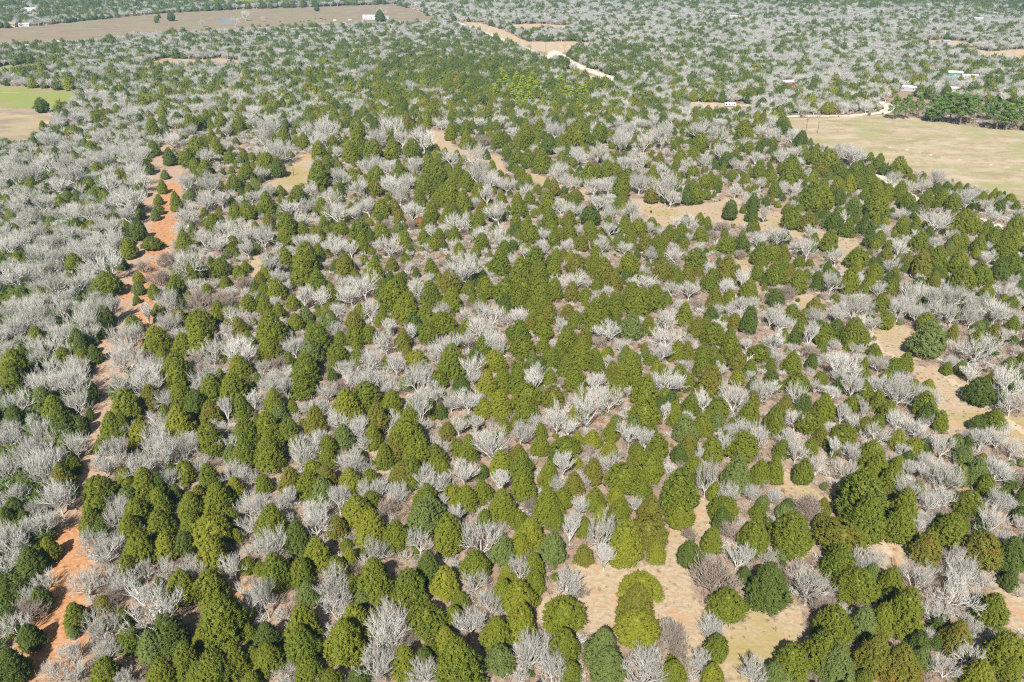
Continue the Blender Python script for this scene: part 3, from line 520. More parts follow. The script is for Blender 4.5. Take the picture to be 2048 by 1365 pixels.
(1536,485,"b 160 260 140;c 60 260 160;c 230 330 150;c 310 270 90;o 510 310 160 200;k 400 330 110;k 400 290 90;s 160 400 150;k 60 450 140;o 550 100 130;c 720 130 180 200;b 940 100 100;c 650 320 130 260;c 860 240 130;v 745 300 60;o 1000 190 120;b 1120 170 120;b 1230 190 170 260;c 1360 140 170 230;k 1340 260 90;c 1520 170 180;c 1550 290 180 240;c 1680 260 170;o 1770 110 110;c 1900 110 200 200;c 1950 200 160;k 1850 230 150;b 1330 300 100;c 780 350 120;c 820 310 100;o 890 370 110;c 990 370 100 170;b 1020 260 110;c 910 490 160 170;c 950 630 130 170;o 1120 390 160;o 1230 380 120;o 1100 490 160;o 1350 440 170;o 1480 420 200;o 1340 530 160;o 1050 540 140;o 1190 560 130;c 1150 580 80;o 1690 480 170;o 1630 580 160;o 1480 570 150;c 1740 410 120;o 1830 380 90;o 1940 390 130;o 1980 290 80;c 1950 500 120;c 1890 470 90;o 1830 550 180;c 1590 570 90;o 690 500 190;o 560 560 160;o 790 520 130;o 740 620 120;o 850 640 110;b 370 520 120;c 190 570 120;o 100 620 160 200;o 370 580 130;c 300 600 100;c 260 690 110;o 60 780 170 200;v 20 600 90;c 130 760 80 130;v 330 740 110 200;c 450 740 170 210;k 550 690 120;c 680 720 190 260;c 770 770 110;s 340 870 150;o 60 900 130;o 570 980 220 260;c 430 860 90;o 690 1030 130;c 770 1000 80 170;c 850 870 100;c 870 900 90;c 1090 960 150;o 890 970 130;g 1290 780 290 350;c 1270 650 150;b 1480 730 110 160;o 1670 850 350 300;b 1800 720 110 160;o 1890 740 90;k 1960 790 80;c 1960 660 110;o 1970 580 110;g 1690 680 90;o 1470 950 110;c 1430 1010 90;c 1550 1010 90 140;c 200 970 160;c 30 990 100;o 1620 1030 140"),
(0,245,"c 720 500 100;c 690 530 80;c 250 500 100;c 60 640 80;c 480 640 80;c 840 590 90;c 400 840 80;c 80 860 90;c 670 870 90;c 770 380 90;k 1120 550 110;k 1170 360 110;k 1120 740 80;k 1100 870 130;c 1030 1020 130;c 600 80 90;k 640 90 80;c 560 80 80;c 340 30 60;c 340 100 60;c 410 110 60;c 265 120 30;c 760 90 60;c 980 60 80;c 860 40 60;c 1220 60 130;c 1230 210 110;k 1360 280 110 160;c 910 160 50;c 720 200 90;o 380 140 120;o 820 110 120;o 1050 280 180;o 1080 400 160;o 1130 470 130;o 1050 600 220;o 1030 720 150;o 940 620 150;o 860 480 150;o 840 290 120;o 520 340 150;o 380 320 150;o 600 420 140;o 120 300 140;o 120 420 150;o 60 360 120;o 250 400 150;o 470 500 150;o 330 640 150;o 160 620 150;o 220 740 150;o 560 720 150;o 720 720 150;o 880 820 150;o 740 960 150;o 560 880 140;o 300 860 150;o 160 940 150;o 420 960 150;o 60 980 140;o 900 960 150;o 330 1040 140;o 600 1000 140;g 1320 420 70;c 1300 520 90;c 1265 620 80;c 1270 700 80;g 1240 740 80;c 1410 640 100 180;c 1220 970 160 120;c 1500 290 130;c 1580 200 140;c 1730 200 120;c 1840 290 90;b 1950 260 80;c 1970 400 130 160;c 1640 380 120;c 1560 350 90;o 1650 260 120;o 1370 130 120;o 1540 60 100;c 1530 20 120;c 1700 120 90;o 1820 60 90;g 1520 590 90;o 1640 620 140;o 1770 600 120;c 1880 490 120;o 1660 480 150;o 1490 480 140;o 1490 740 200 180;c 1700 800 120;c 1890 730 110;c 1980 720 120;o 1800 850 160;o 1960 880 160;c 1470 950 130;c 1550 950 100;o 1640 930 160;c 1850 1000 90;o 1980 1000 120;c 1440 1040 70;o 2010 590 90;o 1440 850 110;o 1760 960 140"),
(512,245,"o 100 40 160;o 60 120 120;o 400 70 160;o 560 60 190;o 500 150 130;c 220 130 110;c 140 140 80;c 380 160 110;o 180 220 180;o 50 230 90;c 90 330 150;k 170 370 120;c 40 310 80;o 40 400 100;k 30 460 50;c 620 170 100;c 500 230 130;c 560 330 100;c 820 60 130;c 810 160 150;o 640 230 90;c 760 240 150;o 970 120 150;o 1080 40 170;o 1170 120 120;c 1080 140 100;c 1100 230 140;c 940 230 150;c 1250 220 130;o 1340 130 160;o 1310 60 100;c 1440 200 50;c 1560 80 110;c 1680 60 120;c 1680 150 120;s 1820 150 140;c 1940 150 130;c 2010 230 90;o 1560 280 130;o 1740 250 160;k 1850 260 70;c 1880 370 100;o 1780 390 200;o 1880 450 130;c 500 430 180;o 660 430 140;o 460 350 90;c 660 550 100;o 830 510 150;c 960 430 120;b 960 530 120;o 950 330 130;o 1060 360 110;o 880 350 110;c 780 420 90;c 1150 390 110;o 1270 340 130;c 1380 350 120;c 1450 430 170;c 1460 300 90;c 1600 430 130;c 1680 480 130;o 1210 470 140;o 1070 500 150;o 1150 560 150;c 1350 520 150;c 1560 560 160;c 1660 640 130;c 1450 600 100;c 1310 600 110;c 1780 560 110;v 1850 580 90;o 2000 500 110;c 330 590 120;o 100 540 110;c 200 550 80;o 40 590 80;o 440 530 120;o 600 600 120;c 90 660 150;c 30 700 90;o 260 680 140;o 390 660 120;c 520 680 110;o 520 620 110;o 350 770 120;o 660 720 180;o 800 720 120;o 900 660 150;c 1010 700 140;b 1110 690 120;b 1140 760 90;o 1250 710 140;c 1400 710 120;c 1390 790 110;s 1240 820 110;r 1310 800 90;c 1520 740 90;o 1610 800 180 200;b 1810 690 110;c 1770 790 120;o 1940 710 170;o 1760 640 80;c 1960 600 90;o 1790 900 110;c 250 820 170;b 100 780 90;c 370 850 100;s 470 840 60;c 540 810 90;c 680 860 120;c 840 870 150;c 240 920 150;o 60 900 160;o 360 950 130;o 470 940 90;c 540 940 70;c 500 1040 110;o 640 980 160;o 760 1010 110;c 840 970 130;c 1010 890 120;c 960 900 80;s 1040 810 90;g 1130 850 90;c 1190 930 110;c 1340 920 100;o 1400 860 90;c 1460 900 90;o 1060 980 170;c 1430 970 100;o 1600 980 90;c 1590 900 110;c 1630 1020 100;o 1930 900 150;c 1810 970 120;o 1960 960 110;c 1990 1020 120"),
(1024,245,"o 20 70 80;c 110 100 130;c 230 40 120;o 340 60 130;c 60 160 130;k 290 180 140;c 520 90 180;c 400 160 100;c 600 130 110;c 700 90 130;o 660 50 110;o 180 210 70;c 240 320 150;c 130 290 130;c 40 290 110;o 380 230 90;c 400 280 80;o 520 260 130;o 870 130 160;o 930 60 130;c 1000 110 70;o 1060 150 130;o 1200 100 150;o 1230 40 130;c 1290 170 60;c 1430 90 90;o 1500 50 160;o 1650 80 140;c 1510 170 130;c 1640 180 80;c 1860 70 150;o 2000 60 100;k 2020 180 90;o 1890 170 90;o 690 240 130;c 800 300 80;o 760 300 100;o 920 330 120;o 1050 300 110;c 1090 270 40;b 1180 290 80;s 1250 260 90;c 1350 280 100;o 1540 310 120;c 1460 260 100;k 1710 310 110;o 1780 330 90;o 1680 230 120;c 1900 210 90;o 1950 280 100;c 480 330 80;o 380 390 140;o 430 470 110;o 510 480 80;c 60 420 100;c 110 470 100;c 620 420 150;c 750 390 120;c 830 390 110;o 660 510 130;o 770 510 120;c 930 430 100;c 880 530 140;o 1020 480 150;o 1010 390 100;c 1130 420 100;b 1120 590 110;o 1240 500 210;o 1270 600 120;k 1240 600 100;o 1200 380 110;k 1410 600 110;c 1470 580 130;o 1410 350 110;c 1450 410 110;c 1540 480 90;c 1560 580 80;c 1630 490 100;o 1700 470 60;c 1760 430 90;o 1850 350 90;c 1870 470 90;c 1320 470 90;o 1790 540 110;o 1870 610 90;k 1930 650 110;c 1850 700 50;c 1980 390 120;o 1990 480 80;k 1750 710 120 180;o 2020 720 90 150;k 1920 740 100;c 1930 840 100;b 510 590 140 120;o 120 540 110;b 330 530 110;c 210 540 70;s 270 560 90;c 40 620 90;c 140 620 110;c 290 650 150;o 390 670 110;o 470 700 120;c 60 700 130;c 300 770 130;b 460 780 130;k 630 750 150 190;c 640 870 120;o 780 730 130;o 680 640 120;o 560 700 100;c 890 690 100;o 960 690 130;o 1000 770 100;c 860 640 90;c 900 830 130;c 1010 850 130;c 1110 820 90;o 780 850 130;o 1100 840 80;c 1260 890 120;c 1350 880 110 150;o 1420 800 120;c 1500 780 100;c 1560 800 80;c 1510 910 130 150;s 1680 840 130;s 1600 900 110;o 1320 790 90;c 1720 990 150 170;o 1970 930 120;k 1850 980 110;c 110 840 110;c 160 900 130;o 260 890 100;c 330 850 100;c 460 870 120;b 380 900 100;c 340 940 110;o 440 980 100;b 560 970 120;o 720 980 120;g 850 950 100;o 900 1000 110;c 950 930 110;b 1060 970 120;c 1160 960 90;c 1190 1000 100;c 30 800 90;o 10 950 60;o 100 1030 100;o 240 1000 110;o 1110 1050 110;o 1310 1060 130"),
(1536,245,"o 40 90 120;k 120 40 110;o 200 100 100;k 260 140 110;c 140 30 90;c 40 170 80;s 150 190 80;k 20 240 80;c 270 240 90;o 230 230 90;o 110 260 110;k 400 190 35;k 470 210 35;o 570 230 150;o 680 250 150;o 700 270 130;c 60 280 70;c 190 370 150;o 250 320 80;c 380 280 120;c 480 320 150;b 410 380 130;c 570 390 110;o 330 400 70;c 700 390 110;c 800 400 110;k 740 340 70;c 820 290 70;c 890 320 100;k 930 380 80;c 1050 370 140;o 1000 450 130;c 1160 460 70;o 1130 510 90;o 1250 500 110;o 1360 430 110;k 1350 540 90;k 1430 520 80;c 1520 520 80;o 1480 590 110;o 1600 600 150;c 1720 600 80;o 1760 660 110;k 1650 660 90;c 1930 620 120 110;k 1850 690 100;o 1800 740 120;o 2020 730 70;c 30 440 90;c 60 540 110;o 120 520 90;o 220 530 90;c 170 430 150;c 350 600 200;c 420 620 190 220;c 440 520 110;c 560 520 130;k 560 600 120;y 650 500 120;c 730 480 110;c 820 470 110;c 870 550 140;c 960 560 110;c 1060 550 130;c 1270 610 120;c 1390 620 140;c 1470 650 130;c 1120 640 120;o 1080 730 100;k 1170 720 110;o 1340 780 220 200;c 860 680 190;c 930 720 110;g 690 670 130;k 670 740 130;c 770 600 110;d 620 760 90;k 540 800 140;c 640 850 130;k 780 840 150 160;g 470 800 100;o 200 660 80;c 200 770 150;b 320 800 140;c 160 700 80;o 350 870 110;c 370 930 80;c 490 960 150;o 80 900 160;k 140 920 90;c 900 940 110;k 820 950 110 150;c 1080 820 110;c 1180 850 110;d 1180 890 90;c 1210 960 140;o 940 870 80;o 1340 960 100;o 1480 900 90;k 1290 900 110;b 1430 860 90;c 1560 800 180;c 1620 820 150;b 1490 770 100;c 1750 850 110;c 1800 920 110;c 1900 900 130;c 1990 820 130;c 1690 990 130;c 1560 960 130;c 1960 950 140;c 1500 970 110;o 1050 1000 130;o 1000 960 90;c 1880 1010 150;o 320 1000 160;c 40 1050 130;b 130 1060 120"),
]
# ------------------------------------------------------------------ the surveyed trees
TREES = []                                      # dicts: kind, ground x y, width, height, photo x y w
def add_tree(k, px, py, wpx, hpx=None):
    jr = random.Random(int(px * 7 + py * 13))
    ratio = {'o': 1.15, 'v': 1.65, 's': .75, 'd': 1.3, 'p': 1.6, 'q': 1.35, 'r': 1.1}.get(k, 1.26) * jr.uniform(.9, 1.12)
    cz = {'o': .60, 'v': .55, 's': .5, 'p': .55, 'q': .6, 'd': .6}.get(k, .44)
    H = 5.0
    for _ in range(4):
        x, y = ground(px, py, cz * H); Z = depth(x, y, cz * H)
        dep = math.atan2(HCAM, math.hypot(x, y)); Wm = wpx * Z / FOC
        if hpx: ratio = min(2.4, max(.7, (hpx / wpx - .45 * math.sin(dep)) / math.cos(dep)))
        H = Wm * ratio
    TREES.append(dict(k=k, x=float(x), y=float(y), w=float(Wm), h=float(H), px=px, py=py, wp=wpx, hp=hpx or wpx * 1.2))
for ox, oy, s in PLOTS:
    for q in s.split(';'):
        p = q.split(); f = [float(a) / 4 for a in p[1:]]
        g_ = 1.08 if p[0] in 'ov' else .96
        qx_, qy_ = ox + f[0], oy + f[1]
        if qy_ > 520 and qx_ < 330:             # keep the cut of the track open
            lx = float(np.interp(qy_ + 8, TRX[:, 1], TRX[:, 0])); gap = f[2] * .42 + 11
            if abs(qx_ - lx) < gap: qx_ = lx + math.copysign(min(gap, abs(qx_ - lx) + 20), qx_ - lx)
        add_tree(p[0], qx_, qy_, f[2] * g_, f[3] * g_ if len(f) > 3 else None)
for q in ("p 1792 212 23 45;p 1815 211 25 46;p 1839 209 19 42;p 1872 214 36 50;p 1865 229 28 26;p 1906 211 40 58;p 1928 214 42 60;p 1947 214 32 52;p 2001 226 44 56;p 2039 222 34 60;p 2019 232 32 48;p 1982 214 26 46;"
          "p 1890 206 28 44").split(';'):
    p = q.split(); add_tree(p[0], float(p[1]), float(p[2]), float(p[3]) * 1.2, float(p[4]) * 1.12)
for a, b_, c_ in ((830,730,90),(900,770,90),(980,780,90),(1050,800,80),(870,850,100),(950,860,100),(1040,870,90),(800,920,90),(880,930,100),(960,940,90),(840,1000,90),(920,1010,90),(780,850,90),(680,700,80),(640,790,80),(720,760,80),(600,860,80),(1380,880,110),(1540,870,120),(1290,760,90),(1000,720,80)):
    add_tree('q', 880 + a / 5.389, 20 + b_ / 5.389, c_ / 5.389 * 1.35)
for q in "g 312 38 9;k 342 34 14;k 318 33 7;k 633 17 10;o 762 24 18;k 761 33 20;o 775 17 7;o 717 18 6;o 525 37 9;o 470 42 16;o 490 30 18;o 404 46 12;k 1275 108 14;k 908 38 10;g 312 41 8;k 82 212 26 ".split(';'):
    p = q.split(); add_tree(p[0], *map(float, p[1:]))

# ------------------------------------------------------------------ labels
KIND = {'c': ('cedar_tree', 'cedar', 'green'), 'y': ('cedar_tree', 'cedar', 'yellow-green'), 'b': ('cedar_tree', 'cedar', 'bronze-tinged'),
        'k': ('cedar_tree', 'cedar', 'dark green'), 'g': ('cedar_tree', 'cedar', 'grey-green'), 'o': ('bare_oak', 'oak', 'pale grey'),
        'v': ('bare_oak', 'oak', 'pale upright'), 's': ('leafless_shrub', 'shrub', 'brownish'), 'd': ('dead_tree', 'dead tree', 'bone-white'),
        'p': ('pine_tree', 'pine', 'dark green'), 'q': ('pine_tree', 'pine', 'bright green'), 'r': ('rust_leaved_tree', 'tree', 'rust-orange')}
FAM = {'c': 'cedar', 'y': 'cedar', 'b': 'cedar', 'k': 'cedar', 'g': 'cedar', 'o': 'bare oak', 'v': 'bare oak', 's': 'leafless shrub', 'd': 'dead tree', 'p': 'pine', 'q': 'pine', 'r': 'tree'}
GROUP = {'cedar': 'cedars of the mixed wood', 'bare oak': 'leafless oaks of the mixed wood', 'leafless shrub': 'leafless shrubs between the trees',
         'pine': 'pines standing in the wood and by the meadow', 'dead tree': 'dead white trees', 'tree': None}
LIM = 300
def shown(t_): return -40 < t_['px'] < 2088 and -10 < t_['py'] - t_['hp'] * .3 < 1365
order = sorted([t_ for t_ in TREES if shown(t_)], key=lambda t_: -t_['wp'] * t_['hp'])
cnt, near_t = {}, []
for t_ in order:
    f = FAM[t_['k']]; cnt[f] = cnt.get(f, 0) + 1
    t_['solo'] = cnt[f] <= LIM
    if t_['solo']: near_t.append(t_)
TX = np.array([t_['x'] for t_ in TREES]); TY = np.array([t_['y'] for t_ in TREES]); TW = np.array([t_['w'] for t_ in TREES])
TK = np.array([FAM[t_['k']] for t_ in TREES])
opens = open_at(TX, TY)
trl = np.min([linedist(l, TX, TY) for l in TRAIL], 0)
mead_d = -sdist(FIELD['meadow'], TX, TY)
for i, t_ in enumerate(TREES):
    t_['ctx'] = None
    d = np.hypot(TX - t_['x'], TY - t_['y']); nb = (d > .01) & (d < (TW + t_['w']) / 2 * 1.15)
    no, nc_ = int((TK[nb] == 'bare oak').sum()), int((TK[nb] == 'cedar').sum())
    if t_['k'] == 'p': t_['ctx'] = 'at the meadow far edge'
    elif trl[i] < 3.5: t_['ctx'] = 'beside the orange dirt trail'
    elif -4 < mead_d[i] < 7: t_['ctx'] = 'along the meadow edge'
    elif opens[i] > 2 and t_['w'] < 12: t_['ctx'] = 'standing in a dry clearing'
    elif opens[i] > -3: t_['ctx'] = 'at a clearing edge'
    elif no >= 2 and nc_ == 0: t_['ctx'] = 'among bare oaks'
    elif nc_ >= 2 and no == 0: t_['ctx'] = 'among cedars'
    elif no and nc_: t_['ctx'] = 'between oak and cedar'
    else: t_['ctx'] = 'set slightly apart'
solo_w = {}
for t_ in near_t: solo_w.setdefault(FAM[t_['k']], []).append(t_['w'])
used = set()
def label_of(t_):
    f = FAM[t_['k']]; q = np.percentile(solo_w[f], [20, 60, 88]); s = ['small', 'mid-sized', 'large', 'very large'][int((t_['w'] > q).sum())]
    colr = KIND[t_['k']][2]; sh = ''
    if f == 'cedar': sh = 'slender ' if t_['h'] / t_['w'] > 1.38 else ('squat ' if t_['h'] / t_['w'] < 1.08 else '')
    for nd_ in (0, 1):
        a, b_ = t_['px'] / 20.48, t_['py'] / 13.65
        a, b_ = (min(max(a, 0.4), 99.6), min(max(b_, 0.4), 99.6))
        pos = f"{a:.{nd_}f}% across, {b_:.{nd_}f}% down"
        if (f, pos) not in used: break
    used.add((f, pos))
    return f"{s} {sh}{colr} {f} {t_['ctx']}, {pos}"

def place(parts, t_, w0, h0):
    """an empty at the foot of the tree, with its own copies of the part objects"""
    nm, cat, _ = KIND[t_['k']]
    r = bpy.data.objects.new(nm, None); C.objects.link(r); r.empty_display_size = .5
    r.location = (t_['x'], t_['y'], 0); r.rotation_euler = (0, 0, random.uniform(0, 6.28))
    sx = t_['w'] / w0; r.scale = (sx, sx, t_['h'] / h0)
    for pn, me in parts:
        o = bpy.data.objects.new(pn, me); C.objects.link(o); o.parent = r
    tag(r, label_of(t_), cat, GROUP[FAM[t_['k']]])
    return r
for t_ in near_t:
    k = t_['k']
    if k in CED:
        i = random.choice((0, 2, 4)) if t_['h'] / t_['w'] > 1.15 else random.choice((1, 3, 4))
        place(CED[k][i], t_, 4.9, 6.5)
    elif k == 'o': place(random.choice(OAK), t_, 6.0, 6.2)
    elif k == 'v': place(random.choice(UPR), t_, 6.0, 6.2)
    elif k == 's': place(random.choice(SHR), t_, 6.0, 6.2)
    elif k == 'd': place(DEAD[0], t_, 6.0, 6.2)
    elif k == 'p': place(random.choice(PIN), t_, 6.6, 10)
    elif k == 'q': place(random.choice(PINB), t_, 6.6, 10)
    elif k == 'r': place(RUST[0], t_, 5.2, 6.5)

# ------------------------------------------------------------------ the woods beyond counting
EVX = np.array([0, 256, 512, 768, 1024, 1280, 1536, 1792, 2048.]); EVY = np.array([-20, 10, 25, 40, 70, 100, 140, 180, 220, 260, 420, 1365.])
EV = np.array([[.7,.6,.7,.6,.45,.6,.9,.95,.95], [.65,.55,.7,.45,.2,.25,.45,.75,.9], [.6,.35,.5,.4,.16,.15,.15,.2,.5], [.6,.35,.4,.35,.16,.15,.16,.17,.18],
               [.42,.28,.27,.32,.2,.22,.2,.18,.18], [.36,.26,.26,.36,.40,.28,.18,.20,.18], [.36,.26,.32,.42,.68,.30,.20,.18,.18],
               [.34,.30,.38,.52,.72,.42,.20,.22,.24], [.33,.32,.38,.58,.70,.40,.42,.28,.28], [.38,.40,.50,.6,.65,.5,.55,.6,.6], [.36,.38,.5,.6,.6,.6,.6,.6,.6], [.35,.6,.6,.6,.6,.6,.6,.5,.6]])
def bil(X, Y):
    ix = np.clip(np.searchsorted(EVX, X) - 1, 0, len(EVX) - 2); iy = np.clip(np.searchsorted(EVY, Y) - 1, 0, len(EVY) - 2)
    fx = np.clip((X - EVX[ix]) / (EVX[ix + 1] - EVX[ix]), 0, 1); fy = np.clip((Y - EVY[iy]) / (EVY[iy + 1] - EVY[iy]), 0, 1)
    return (EV[iy, ix] * (1 - fx) + EV[iy, ix + 1] * fx) * (1 - fy) + (EV[iy + 1, ix] * (1 - fx) + EV[iy + 1, ix + 1] * fx) * fy
def vnoise(x, y, s, seed):                      # smooth value noise, 0..1
    r_ = np.random.default_rng(seed).random((256, 256)); X, Y = x / s + 500, y / s + 500
    i, j = np.floor(X).astype(int), np.floor(Y).astype(int); u, v = X - i, Y - j; u = u * u * (3 - 2 * u); v = v * v * (3 - 2 * v)
    g_ = lambda a, b_: r_[a % 256, b_ % 256]
    return (g_(i, j) * (1 - u) + g_(i + 1, j) * u) * (1 - v) + (g_(i, j + 1) * (1 - u) + g_(i + 1, j + 1) * u) * v
def scatter(y0, y1, sp, margin=25):
    ys = np.arange(y0, y1, sp); out = []
    for y_ in ys:
        hw = (1024 + 60) / FOC * depth(0, y_) + margin
        xs = np.arange(-hw, hw, sp) + rnd(0, sp); out.append(np.stack([xs, np.full(len(xs), y_)], 1))
    q = np.concatenate(out); q += rnd(-.42, .42, q.shape) * sp; return q[:, 0], q[:, 1]
class Bag:
    def __init__(s): s.p = []; s.s = []; s.i = []
    def add(s, x, y, w_, h_, i): s.p.append((x, y, -.03)); s.s.append((w_, w_, h_)); s.i.append(i)
cedar_bag, oak_bag, far_cedar, far_oak, brush_bag, bush_bag = (Bag() for _ in range(6))
KI = {k: i for i, k in enumerate('cybkg')}
for t_ in TREES:
    if t_.get('solo'): continue
    k = t_['k']
    if k in CED: cedar_bag.add(t_['x'], t_['y'], t_['w'] / 4.9, t_['h'] / 6.5, KI[k] * 5 + random.randrange(5))
    elif k in 'ov': oak_bag.add(t_['x'], t_['y'], t_['w'] / 6, t_['h'] / 6.2, random.randrange(7) if k == 'o' else 7 + random.randrange(3))
NOFILL = W(P('1775,196 1960,204 2100,212 2100,262 1960,256 1850,240 1775,232'))
# fill between and beyond the surveyed trees
from mathutils.kdtree import KDTree
kd = KDTree(len(TREES))
for i, t_ in enumerate(TREES): kd.insert((t_['x'], t_['y'], 0), i)
kd.balance()
for (y0, y1, sp) in ((40, 470, 4.4), (470, 900, 4.9), (900, 1400, 6.0), (1400, 2300, 8.5)):
    X, Y = scatter(y0, y1, sp)
    qx, qy = project(X, Y)
    op = open_at(X, Y)
    sight = open_at(*ground(*project(X, Y, 3.6))); yd = yard(X, Y) | inside(NOFILL, X, Y)
    ev = bil(qx, qy) * np.interp(qy, [15, 60, 100, 180, 240, 270], [1.05, 1.1, 1.2, 1.3, 1.2, 1.0]) + (vnoise(X, Y, 14, 3) - .5) * .35 + (vnoise(X, Y, 60, 5) - .5) * .22
    left = (qy > 255) & (qx < trail_x(qy) - 6)
    surveyed = (qy > 262) & ~left
    for i in range(len(X)):
        if op[i] > -1.2 or yd[i]: continue
        if sight[i] > 0 and random.random() < (.97 if qy[i] < 130 else .85 if qy[i] < 262 or left[i] else .5): continue
        x, y = X[i], Y[i]
        u = random.random(); cedar = u < ev[i]
        if y < 1000:
            _, j, d = kd.find((x, y, 0)); wn = TREES[j]['w']
        else: d, wn = 99, 0
        if surveyed[i]:
            if d < wn * .42 + 1.3 or random.random() < .12: continue
            wm = random.uniform(2.0, 3.8) if op[i] < -2.5 else random.uniform(1.2, 2.2)
        elif left[i]:
            if d < wn * .35 + 1.0: continue
            if not cedar and random.random() < .28: continue
            wm = random.uniform(2.0, 4.2) if cedar else random.uniform(3.8, 6.2)
        else:
            if d < wn * .4 + 1: continue
            wm = random.uniform(.62, 1.12) * sp * (1.0 if cedar else 1.17)
            if sp < 5.5: wm *= 1.28
        if cedar:
            k = random.choices('cybkg', (6, 1, 1.4, 3, 1.2) if not left[i] else (3, .3, .3, 5, 2))[0]
            if (y > 470 and qx[i] > 1150 or y > 600) and random.random() < (y - 400) / 450: k = random.choices('ckg', (1, 7, 1))[0]
            h = wm * random.uniform(1.05, 1.5)
            if y < 560 + random.uniform(-60, 60): cedar_bag.add(x, y, wm / 4.9, h / 6.5, KI[k] * 5 + random.randrange(5))
            else: far_cedar.add(x, y, wm / 4.9, h / 6.5, KI[k] * 4 + random.randrange(4))
        else:
            h = wm * random.uniform(.8, 1.1)
            if y < 620 + random.uniform(-80, 80): oak_bag.add(x, y, wm / 6, h / 6.2, random.randrange(7))
            else: far_oak.add(x, y, wm / 6, h / 6.2, random.randrange(4))
X, Y = scatter(40, 560, 1.9)
qx, qy = project(X, Y); op = open_at(X, Y); left = (qy > 255) & (qx < trail_x(qy) - 6)
for i in range(len(X)):
    if op[i] > .5:
        if Y[i] < 330 and random.random() < .6: w_ = random.uniform(.25, .95); brush_bag.add(X[i], Y[i], w_ / 6, w_ * .6 / 6.2, random.choice((0, 2)))
        continue
    if Y[i] > 300 and random.random() < .45: continue
    r_ = random.random()
    if left[i] and r_ < .62: w_ = random.uniform(1.0, 3.0); bush_bag.add(X[i], Y[i], w_ / 5, w_ * random.uniform(.8, 1.2) / 6.5, random.choices((0, 1, 2), (5, 3, 1))[0])
    elif r_ < .06: w_ = random.uniform(.6, 1.5); bush_bag.add(X[i], Y[i], w_ / 5, w_ * 1.1 / 6.5, random.choice((0, 1, 2, 2)))
    elif r_ < .90: w_ = random.uniform(1.1, 2.7) * (.5 if op[i] > -1 else 1); brush_bag.add(X[i], Y[i], w_ / 6, w_ * random.uniform(.5, .85) / 6.2, random.randrange(4))

def instancer(name, meshes, bag, label, cat):
    if not bag.p: return
    col_ = bpy.data.collections.new(name + '_kinds')
    for i, me in enumerate(meshes):
        o = bpy.data.objects.new(f'{name}_kind_{i:03d}', me); col_.objects.link(o)
    n = len(bag.p); me = bpy.data.meshes.new(name); me.vertices.add(n)
    me.vertices.foreach_set('co', np.array(bag.p, np.float32).ravel())
    a = me.attributes.new('size', 'FLOAT_VECTOR', 'POINT'); a.data.foreach_set('vector', np.array(bag.s, np.float32).ravel())
    a = me.attributes.new('turn', 'FLOAT_VECTOR', 'POINT')
    tr_ = np.zeros((n, 3), np.float32); tr_[:, 2] = rnd(0, 6.28, n); tr_[:, 0] = rnd(-.05, .05, n); a.data.foreach_set('vector', tr_.ravel())
    a = me.attributes.new('pick', 'INT', 'POINT'); a.data.foreach_set('value', np.array(bag.i, np.int32))
    o = link(name, me)
    ng = bpy.data.node_groups.new(name, 'GeometryNodeTree')
    ng.interface.new_socket('Geometry', in_out='INPUT', socket_type='NodeSocketGeometry')
    ng.interface.new_socket('Geometry', in_out='OUTPUT', socket_type='NodeSocketGeometry')
    gi = ng.nodes.new('NodeGroupInput'); go = ng.nodes.new('NodeGroupOutput')
    ip = ng.nodes.new('GeometryNodeInstanceOnPoints'); ci = ng.nodes.new('GeometryNodeCollectionInfo')
    ci.inputs['Collection'].default_value = col_; ci.inputs['Separate Children'].default_value = True; ci.inputs['Reset Children'].default_value = True
    def at(nm, dt):
        q = ng.nodes.new('GeometryNodeInputNamedAttribute'); q.data_type = dt; q.inputs['Name'].default_value = nm; return q.outputs['Attribute']
    L_ = ng.links.new
    L_(gi.outputs[0], ip.inputs['Points']); L_(ci.outputs[0], ip.inputs['Instance']); ip.inputs['Pick Instance'].default_value = True
    L_(at('pick', 'INT'), ip.inputs['Instance Index']); L_(at('turn', 'FLOAT_VECTOR'), ip.inputs['Rotation']); L_(at('size', 'FLOAT_VECTOR'), ip.inputs['Scale'])
    L_(ip.outputs[0], go.inputs[0])
    md = o.modifiers.new('woods', 'NODES'); md.node_group = ng
    tag(o, label, cat, kind='stuff'); print(name, n)
instancer('cedar_thicket', [CEDN[k][i] for k in 'cybkg' for i in range(5)], cedar_bag, 'smaller green cedars filling the near and middle wood', 'cedars')
instancer('bare_oak_thicket', OAKN, oak_bag, 'smaller pale leafless oaks filling the near and middle wood', 'bare oaks')
instancer('far_cedar_wood', [CEDF[k][i] for k in 'cybkg' for i in range(4)], far_cedar, 'distant dark evergreen wood speckled through the grey forest', 'cedars')
instancer('far_bare_oak_wood', OAKF, far_oak, 'distant grey leafless oak forest reaching the top of the photo', 'bare oaks')
instancer('dry_brush', br, brush_bag, 'low dry leafless brush on the forest floor', 'brush')
instancer('evergreen_undergrowth', gb, bush_bag, 'low dark green bushes beneath the grey oaks', 'bushes')
